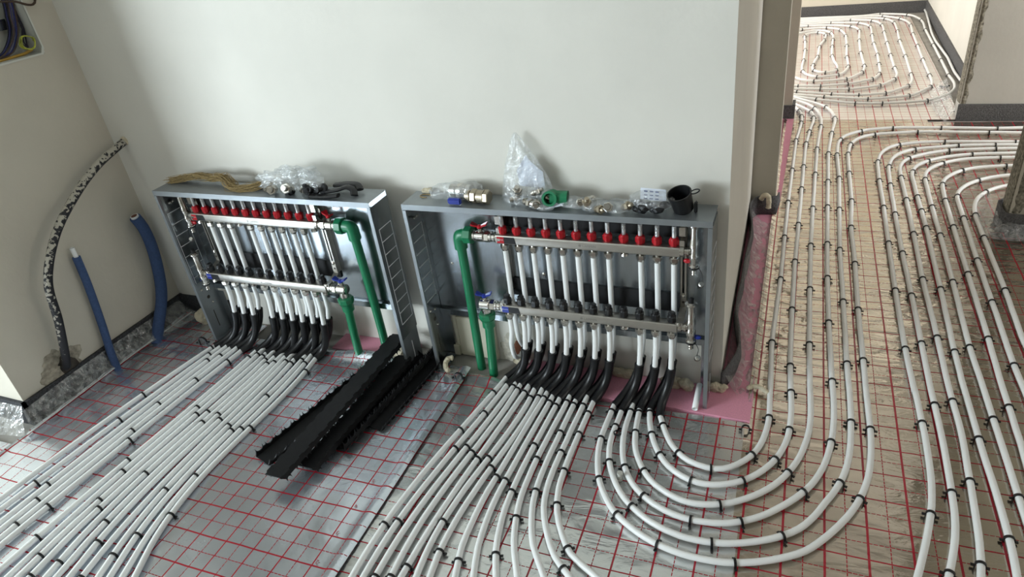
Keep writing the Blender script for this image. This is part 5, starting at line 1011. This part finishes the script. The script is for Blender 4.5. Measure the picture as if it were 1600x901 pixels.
for i in range(5):
    j = (i + 1) % 5; f += [(i, j, 5 + j, 5 + i), (10 + i, 15 + i, 15 + j, 10 + j), (i, 10 + i, 10 + j, j), (5 + i, 5 + j, 15 + j, 15 + i)]
m.add(v, f).build('rim', 'box_white', t)
m = MB(); m.box(-2.023, -2.005, HY0 + .02, HY1 - .03, 1.292, 1.327); m.build('mounting_rail', 'galv', t)
m = MB(); m.lathe([(.006, 0), (.006, .035), (.008, .036), (.008, .040)], (-2.02, -.122, 1.29), (1, 0, 0), 10); m.build('screw_post', 'ivory_wire', t)
random.seed(3)
for k in range(13):
    dy = random.uniform(-.016, .016); dx = random.uniform(-.03, .02)
    pts = [(-1.965 + dx, -.122 + dy, 1.70), (-1.965 + dx, -.121 + dy, 1.384), (-1.965 + dx, -.135 + dy, 1.333), (-1.965 + dx, -.147 + dy * .8, 1.292), (-1.967 + dx, -.17 + dy, 1.254), (-1.970 + dx, -.204 + dy * 1.5, 1.222), (-1.975 + dx, -.26 + dy, 1.209)]
    MB().tube(catmull(pts, .015), .0028, 6).build('wire', ['wire_dark', 'wire_blue', 'wire_dark', 'wire_brown', 'wire_blue'][k % 5], t, smooth=True)
for k in range(3):
    MB().tube(catmull([(-1.962, -.10 - k * .004, 1.60), (-1.962, -.099 - k * .004, 1.38), (-1.965, -.114 - k * .004, 1.33), (-1.96, -.119 - k * .003, 1.286), (-1.965, -.128 - k * .01, 1.245), (-1.96, -.135, 1.225)], .012), .0026, 6).build('wire', 'wire_dark', t, smooth=True)
pts = []
for i in range(61):
    a = i / 60 * math.pi * 2 * 3.1; r = .023 + .001 * math.sin(i * 1.3); pts.append((-1.934 + .004 * math.sin(a * 1.3) + i * .0002, -.149 + math.cos(a) * r * 1.15, 1.244 + math.sin(a) * r))
MB().tube(pts, .0022, 6).build('wire', 'wire_green', t, smooth=True)['label'] = 'coiled yellow-green earth wire'
MB().tube(catmull([(-1.962, -.42, 1.205), (-1.962, -.251, 1.2065), (-1.962, -.206, 1.207), (-1.960, -.155, 1.209), (-1.955, -.128, 1.216)], .01), .005, 8).build('conduit', 'wire_orange', t, smooth=True)['label'] = 'yellow conduit along the bottom'
MB().tube(catmull([(-1.99, -.23, 1.40), (-1.93, -.16, 1.383), (-1.905, -.14, 1.378), (-1.902, -.107, 1.362), (-1.905, -.084, 1.359), (-1.91, -.066, 1.371), (-1.94, -.068, 1.42)], .008), .004, 8).build('wire', 'wire_brown', t, smooth=True)

# ================================================================== THINGS ON TOP OF THE CABINETS
ZR = .672; ZL = .694


def bag(label, c, rad, seed, amp=.42, flat=.0, mat='bag', fr=26):
    o = MB().blob(c, rad, amp, fr, seed, 4)
    zmin = c[2] - rad[2]
    o.v = [(x, min(y, -.004), max(z, flat)) for x, y, z in o.v]
    o = o.build('plastic_bag', mat, smooth=28); return tag(o, label, 'bag')


def fitting(label, c, ax, s, mat='chrome', cat='fitting', name='pipe_fitting', group=None):
    m = MB(); ax = Vector(ax).normalized()
    m.lathe([(.009 * s, 0), (.009 * s, .006 * s), (.012 * s, .007 * s), (.012 * s, .012 * s), (.010 * s, .013 * s), (.010 * s, .020 * s)], c, ax, 14)
    hexnut(m, Vector(c) + ax * .020 * s, ax, .0150 * s, .013 * s); m.lathe([(.009 * s, 0), (.0075 * s, .010 * s)], Vector(c) + ax * .033 * s, ax, 12)
    o = m.build(name, mat, smooth=25); return tag(o, label, cat, group)


# --- right cabinet
bag('clear bag round a nickel ball valve at the left end of right cabinet', (-.345, -.055, ZR + .027), (.105, .040, .027), 3, .35, ZR + .001)
m = MB(); m.lathe([(.013, 0), (.021, .004), (.021, .022), (.017, .026), (.024, .030), (.026, .046), (.022, .058), (.019, .060), (.022, .062), (.022, .078)], (-.372, -.052, ZR + .028), (1, -.05, .0), 18)
t = m.build('ball_valve', 'chrome', smooth=25); tag(t, 'nickel ball valve with blue handle inside the left clear bag', 'valve')
m = MB(); m.bbox(-.358, -.312, -.112, -.096, ZR + .004, ZR + .024, .004); m.build('handle', 'blue', t)
m = MB(); m.lathe([(.017, 0), (.017, .010), (.0205, .011), (.0205, .016), (.017, .017), (.017, .020)], (-.302, -.080, ZR + .024), (1, -.06, 0), 18); hexnut(m, (-.283, -.081, ZR + .024), (1, -.06, 0), .0235, .020)
m.lathe([(.0195, 0), (.021, .002), (.021, .020), (.0225, .021), (.0225, .025), (.020, .026)], (-.262, -.082, ZR + .024), (1, -.06, 0), 20); hexnut(m, (-.237, -.084, ZR + .024), (1, -.06, 0), .0235, .017)
tag(m.build('pipe_union', 'brass', smooth=25), 'dull brass union lying beside the bagged ball valve', 'fitting')
# tall standing bag with a folded paper
v = []; nu, nv = 22, 30
out = [(-.196, 0), (-.190, .03), (-.184, .07), (-.172, .12), (-.158, .16), (-.148, .195), (-.138, .212)]
outr = [(-.018, 0), (-.018, .03), (-.030, .07), (-.058, .12), (-.088, .16), (-.112, .195), (-.130, .212)]
def lerp_l(l, z):
    for (x0, z0), (x1, z1) in zip(l, l[1:]):
        if z <= z1: return x0 + (x1 - x0) * (z - z0) / (z1 - z0)
    return l[-1][0]
m = MB()
for s in (-1, 1):
    base = len(m.v)
    for j in range(nv + 1):
        z = .212 * j / nv
        for i in range(nu + 1):
            u = i / nu; xa, xb = lerp_l(out, z), lerp_l(outr, z)
            d = math.sin(u * math.pi) ** .7 * (.030 * (1 - z / .24)) + .004 * nz(u * 7, z * 40, s)
            m.v.append((xa + (xb - xa) * u, min(-.052 + .022 * z / .2 + s * d + .006 * nz(u * 4, z * 22, 8), -.004), ZR + .001 + z))
    m.f += [(base + j * (nu + 1) + i, base + j * (nu + 1) + i + 1, base + (j + 1) * (nu + 1) + i + 1, base + (j + 1) * (nu + 1) + i) for j in range(nv) for i in range(nu)]
tag(m.build('plastic_bag', 'bag', smooth=24), 'tall pointed clear bag standing against the wall on right cabinet', 'bag')
m = MB(); m.add([(-.130, -.046, ZR + .05), (-.050, -.040, ZR + .040), (-.052, -.040, ZR + .095), (-.085, -.042, ZR + .125), (-.105, -.036, ZR + .145), (-.135, -.046, ZR + .10)], [(0, 1, 2, 3), (0, 3, 4, 5)])
o = m.build('folded_paper', 'paper'); md = o.modifiers.new('solid', 'SOLIDIFY'); md.thickness = .0012; tag(o, 'bluish white folded paper inside the tall clear bag', 'paper')
random.seed(11)
for k, (x, y, z, ax, s, l) in enumerate([(-.158, -.072, .012, (1, .3, .1), .8, 'nickel fitting at the far left inside tall bag'), (-.128, -.070, .030, (.2, -.6, 1), .95, 'nickel fitting standing upright inside tall bag'), (-.108, -.078, .014, (1, -.5, 0), 1.0, 'nickel fitting lying at the front of tall bag'),
        (-.085, -.066, .034, (1, .1, .4), .9, 'nickel fitting leaning in the middle of tall bag'), (-.066, -.078, .014, (.3, -1, .1), 1.0, 'nickel fitting facing forward in tall bag'), (-.040, -.072, .022, (.6, -.5, .6), .85, 'nickel fitting at the right edge of tall bag')]):
    fitting(l, (x, y, ZR + z), ax, s)
# green tee
m = MB(); c = Vector((-.020, -.072, ZR + .0255))
o = MB()
def ring(mb, o_, ax, r0, r1, h): mb.lathe([(r1, h), (r1, 0), (r0 * .0 + r0, 0), (r0, h), (r1, h)], o_, ax, 22)
ring(o, c + Vector((.003, -.030, .010)), (-.05, 1, -.25), .0165, .0235, .040)
ring(o, c + Vector((.0, -.005, .004)), (1, .12, -.03), .0150, .0215, .052)
o.blob(c + Vector((.004, .004, .002)), (.0215, .016, .0215), 0, 10, 1, 2)
t = o.build('pipe_tee', 'green', smooth=40); tag(t, 'green plastic elbow fitting with open end beside the tall bag', 'fitting')
m = MB(); m.lathe([(.0164, 0), (.0164, .001)], c + Vector((.003, -.029, .0095)) + Vector((-.05, 1, -.25)).normalized() * .018, (-.05, 1, -.25), 18); m.build('bore', 'dark_hole', t)
m = MB(); m.lathe([(.0149, 0), (.0149, .001)], c + Vector((.049, .001, .0025)), (1, .12, -.03), 18); m.build('bore', 'dark_hole', t)
# small flat bags with fittings
for l, c, r, sd in (('small clear bag with white card lying before the green tee', (-.040, -.104, ZR + .010), (.045, .016, .010), 5), ('flat clear bag right of the green tee', (.060, -.075, ZR + .017), (.055, .034, .017), 7),
                    ('clear bag with brass coloured rings, second bag right of green tee', (.115, -.085, ZR + .017), (.042, .030, .017), 9), ('clear bag with nickel rings left of the card topped bag', (.185, -.078, ZR + .016), (.056, .034, .016), 12)):
    bag(l, c, r, sd, .3, ZR + .0008)
m = MB(); m.add([(-.030, -.108, ZR + .004), (.020, -.098, ZR + .014), (.030, -.082, ZR + .026), (.004, -.094, ZR + .022)], [(0, 1, 2, 3)]); o = m.build('paper_slip', 'paper'); md = o.modifiers.new('s', 'SOLIDIFY'); md.thickness = .0012
tag(o, 'small bent paper slip in front of the green tee', 'paper')
for l, x, y, z, ax, s, mt in (('nickel ring upright in the flat bag right of green tee', .070, -.070, .020, (.3, -1, .2), .9, 'chrome'), ('small nickel nut in the flat bag right of green tee', .088, -.060, .020, (1, -.4, .3), .8, 'chrome'),
        ('brass coloured ring lying in the second bag', .098, -.098, .010, (.1, -.3, 1), .9, 'brass'), ('brass coloured nut in the second bag', .122, -.098, .010, (1, -.6, .2), .9, 'brass'),
        ('nickel ring standing in the third bag', .160, -.088, .012, (.2, -1, .5), 1.0, 'chrome'), ('nickel and brass nut lying in the third bag', .200, -.085, .012, (.9, -.4, .5), .9, 'brass')):
    fitting(l, (x, y, ZR + z), ax, s, mt)
# bag with printed card and black clips
bag('clear bag holding a printed card and black clips, left of the cup', (.283, -.070, ZR + .030), (.062, .036, .030), 14, .25, ZR + .0008)
m = MB()
for k in range(16): m.blob((.283 + random.uniform(-.038, .038), -.092 + random.uniform(-.012, .014), ZR + .012 + random.uniform(0, .016)), (.017, .011, .011), .3, 60, k, 2)
o = m.build('loose_clips', 'black', kind='stuff'); tag(o, 'heap of small black clips inside the bag with printed card', 'clips')
cd = MB(); cd.add([(.248, -.066, ZR + .030), (.322, -.066, ZR + .027), (.318, -.048, ZR + .056), (.246, -.048, ZR + .060)], [(0, 1, 2, 3)]); o = cd.build('printed_card', 'paper'); md = o.modifiers.new('s', 'SOLIDIFY'); md.thickness = .001
tag(o, 'white card with small blue pictures inside the clear bag', 'card')
pm = MB(); U = Vector((.073, 0, -.003)); Wv = Vector((-.002, .018, .030)); O = Vector((.248, -.066, ZR + .030)); nn = U.cross(Wv).normalized(); nn = nn if nn.y < 0 else -nn
for i in range(3):
    for j in range(3):
        a = O + U * (.14 + .22 * i) + Wv * (.12 + .28 * j) + nn * .0012
        pm.add([a, a + U * .14, a + U * .14 + Wv * (.08 if j != 2 else .12), a + Wv * (.08 if j != 2 else .12)], [(0, 1, 2, 3)])
pm.build('printing', 'ink', o)
# black cup, tilted
ax = Vector((-.18, -.28, .94)).normalized(); c = Vector((.371, -.062, ZR + .004))
m = MB(); m.lathe([(0.0, .002), (.0270, .002), (.0285, .004), (.0330, .058), (.0345, .060), (.0345, .062), (.0315, .062), (.0305, .058), (.0260, .006), (0.0, .006)], c, ax, 28)
cup = m.build('plastic_cup', 'black', smooth=30); tag(cup, 'black plastic cup leaning at the right end of right cabinet', 'cup')
m = MB(); pr = c + ax * .060 + Vector((.034, .004, .006)); pts = [pr + Vector((math.cos(a) * .012 + .008, math.sin(a) * .005, math.sin(a) * .004 + math.cos(a) * .004)) for a in [i / 16 * 2 * math.pi for i in range(17)]]
m.tube(pts, .0018, 6, caps=False); m.build('hang_ring', 'black', cup)
m = MB(); m.bbox(.400, .409, -.078, -.060, ZR + .001, ZR + .034, .003); m.build('side_tab', 'black', cup)
o = MB().tube(catmull([(-.470 + .020 * math.cos(a), -.052 + .012 * math.sin(a), ZR + .0025) for a in [i / 14 * 5.2 for i in range(15)]], .005), .0018, 6).build('wire_ring', 'hemp', smooth=True); tag(o, 'thin tan ring lying at the left end of right cabinet', 'ring')
m = MB(); m.bbox(-.500, -.462, -.030, -.008, ZR + .0005, ZR + .013, .004); tag(m.build('foam_lump', 'foam'), 'cream foam block behind the tan ring on right cabinet', 'foam')

# --- left cabinet
def strand(pts, n, spread, seed):
    random.seed(seed); m = MB()
    for k in range(n):
        a = [random.uniform(-1, 1) for _ in range(3)]; q = []
        for i, p in enumerate(pts):
            sp = spread * (.6 + .5 * math.sin(i * 1.7 + k))
            q.append((p[0] + a[0] * sp * 1.4, min(p[1] + a[1] * sp, -.064), max(p[2] + (a[2]) * sp * .7, ZL + .0015)))
        m.tube(catmull(q, .012), .0008, 4)
    return m
o = strand([(-1.57, -.085, ZL + .006), (-1.50, -.076, ZL + .018), (-1.43, -.074, ZL + .028), (-1.36, -.080, ZL + .024), (-1.31, -.078, ZL + .030), (-1.27, -.092, ZL + .016), (-1.235, -.120, ZL + .008), (-1.19, -.125, ZL + .006), (-1.13, -.108, ZL + .010), (-1.09, -.085, ZL + .018)], 170, .0175, 5).build('hemp_tow', 'hemp')
tag(o, 'strand of tan hemp tow lying on top of left cabinet', 'hemp')
bag('large crumpled clear bag of fittings on top of left cabinet', (-.972, -.105, ZL + .040), (.135, .044, .040), 21, .55, ZL + .001)
bag('small torn clear bag piled on the large bag of left cabinet', (-.93, -.100, ZL + .066), (.085, .034, .020), 33, .7, ZL + .05)
for l, x, y, z, ax, s, mt in (('dark fitting at the left end of the large bag', -1.075, -.125, .010, (1, -.3, .2), 1.1, 'chrome'), ('nickel fitting left of centre in the large bag', -1.030, -.125, .014, (.4, -1, .3), 1.2, 'chrome'),
        ('black fitting in the middle of the large bag', -.985, -.130, .012, (1, -.2, .0), 1.1, 'black'), ('nickel fitting in the middle of the large bag', -.955, -.125, .016, (.2, -1, .5), 1.3, 'chrome'), ('nickel fitting right of centre in the large bag', -.915, -.120, .012, (1, -.5, .2), 1.1, 'chrome')):
    fitting(l, (x, y, ZL + z), ax, s, mt)
o = fitting('upright black plug near the right end of left cabinet', (-.868, -.140, ZL + .002), (-.15, -.2, 1), 1.05, 'black_matt')
# two round black plugs and black cable-like holders
for l, x in (('round black cap standing left of the black holders', -.850), ('round black cap standing beside the black holders', -.818)):
    m = MB(); m.lathe([(.0, .0), (.0175, .0), (.019, .004), (.019, .012), (.014, .016), (.008, .018), (.008, .034)], (x, -.118, ZL + .0205), (-.25, -1, .25), 18); tag(m.build('round_cap', 'black_matt', smooth=30), l, 'cap')
def holder(label, pts, w):
    m = MB(); P = catmull(pts, .01); m.tube(P, w, 8, sy=.5); tag(m.build('pipe_holder', 'black', smooth=30), label, 'pipe holder')
holder('flat black holder lying along the front of left cabinet', [(-.86, -.150, ZL + .006), (-.80, -.152, ZL + .007), (-.745, -.148, ZL + .012)], .0135)
holder('bent black holder lying across the other holders', [(-.80, -.130, ZL + .016), (-.755, -.128, ZL + .024), (-.722, -.118, ZL + .030), (-.700, -.120, ZL + .018), (-.694, -.130, ZL + .006)], .0140)
holder('black holder lying at the back near the wall', [(-.800, -.085, ZL + .020), (-.745, -.083, ZL + .026), (-.705, -.086, ZL + .024), (-.690, -.100, ZL + .014)], .0140)

# ================================================================== EDGE FILM AND LOOSE STRIP
def sheet(name, label, A, B, nu, nv, amp, mat, seed, cat='film', sag=0.0):
    """wrinkled film spanned between two 3-D polylines"""
    A = catmull(A, .04); B = catmull(B, .04); m = MB()
    def at(P, t):
        f = t * (len(P) - 1); i = min(int(f), len(P) - 2); return P[i].lerp(P[i + 1], f - i)
    for j in range(nv + 1):
        for i in range(nu + 1):
            a, b = at(A, i / nu), at(B, i / nu); t = j / nv; p = a.lerp(b, t)
            e = math.sin(t * math.pi); p.z += e * (amp * nz(p.x * 30 + t * 3, p.y * 30, seed) + amp * .5 * nz(p.x * 70, p.y * 70 + t * 5, seed + 2) - sag); p.z = max(p.z, .003)
            m.v.append(tuple(p))
    m.f = [(j * (nu + 1) + i, j * (nu + 1) + i + 1, (j + 1) * (nu + 1) + i + 1, (j + 1) * (nu + 1) + i) for j in range(nv) for i in range(nu)]
    return tag(m.build(name, mat, smooth=35), label, cat)


sheet('cover_film', 'clear wrinkled film hanging from the left grey skirting to the foil', [(-1.906, -.80, .075), (-1.906, -.6, .085), (-1.906, -.3, .085), (-1.906, -.03, .08)], [(-1.858, -.83, .014), (-1.862, -.6, .015), (-1.862, -.3, .015), (-1.80, -.03, .010)], 110, 8, .012, 'cover', 4, sag=.006)
sheet('cover_film', 'clear film at the outer corner of the left wall', [(-2.6, -.79, .075), (-2.2, -.79, .08), (-1.92, -.79, .085)], [(-2.6, -.90, .006), (-2.2, -.90, .008), (-1.86, -.86, .012)], 60, 8, .014, 'cover', 6, sag=.006)
sheet('cover_film', 'clear wrinkled film lying over the pink board beside the corridor', [(.500, -.005, .060), (.492, .3, .070), (.486, .7, .060), (.468, 1.25, .075)], [(.588, -.06, .010), (.582, .3, .010), (.574, .7, .010), (.570, 1.25, .012)], 120, 12, .012, 'cover', 9, sag=.030)
sheet('cover_film', 'crumpled shiny film at the hallway wall corner', [(1.485, 3.35, .09), (1.478, 3.0, .07), (1.475, 2.78, .06)], [(1.40, 3.35, .006), (1.385, 3.0, .006), (1.42, 2.72, .006)], 40, 10, .03, 'bag', 12)
sheet('cover_film', 'crumpled shiny film around the foot of the right corridor wall', [(1.468, 1.60, .06), (1.466, 1.40, .05), (1.50, 1.285, .05), (1.66, 1.285, .04)], [(1.42, 1.62, .005), (1.40, 1.38, .005), (1.43, 1.22, .005), (1.66, 1.22, .005)], 40, 10, .035, 'bag', 15)
# loose grey edge strip standing between the wall and the pink board, curling at the corridor wall
pts = catmull([(.490, -.020, 0), (.522, .090, 0), (.520, .20, 0), (.496, .38, 0), (.488, .60, 0), (.494, .85, 0), (.478, 1.10, 0), (.466, 1.27, 0), (.490, 1.338, 0), (.535, 1.345, 0), (.567, 1.352, 0), (.574, 1.40, 0)], .015)
m = MB()
for i, p in enumerate(pts):
    h = .098 - .02 * smooth(.10, -.02, p.y); lean = .010 * math.sin(i * .21)
    m.v += [(p.x, p.y, .004), (p.x + lean, p.y, h * .5), (p.x + lean * .4, p.y, h)]
m.f = [(3 * i + k, 3 * i + 3 + k, 3 * i + 4 + k, 3 * i + 1 + k) for i in range(len(pts) - 1) for k in (0, 1)]
o = m.build('edge_strip', 'grey_foam', smooth=60); md = o.modifiers.new('solid', 'SOLIDIFY'); md.thickness = .007; md.offset = 0
tag(o, 'loose grey foam edge strip curling along the corridor wall', 'edge strip')
# printed digits of the laying grid
fa = [o for o in COL.objects if o.get('label', '').startswith('flat bluish')][0]; fb = [o for o in COL.objects if o.get('label', '').startswith('aluminium foil with red grid under the fan')][0]
for s_, k in (('5', 5), ('4', 4), ('3', 3), ('2', 2)):
    text('print', s_, .017, (.612, k * .1 + .012, .004), (0, 0, math.pi), 'red_print', fa)
for s_, k in (('5', 4), ('4', 3), ('2', 1)):
    text('print', s_, .017, (-.288, k * .1 + .004, .004), (0, 0, math.pi), 'red_print', fb)
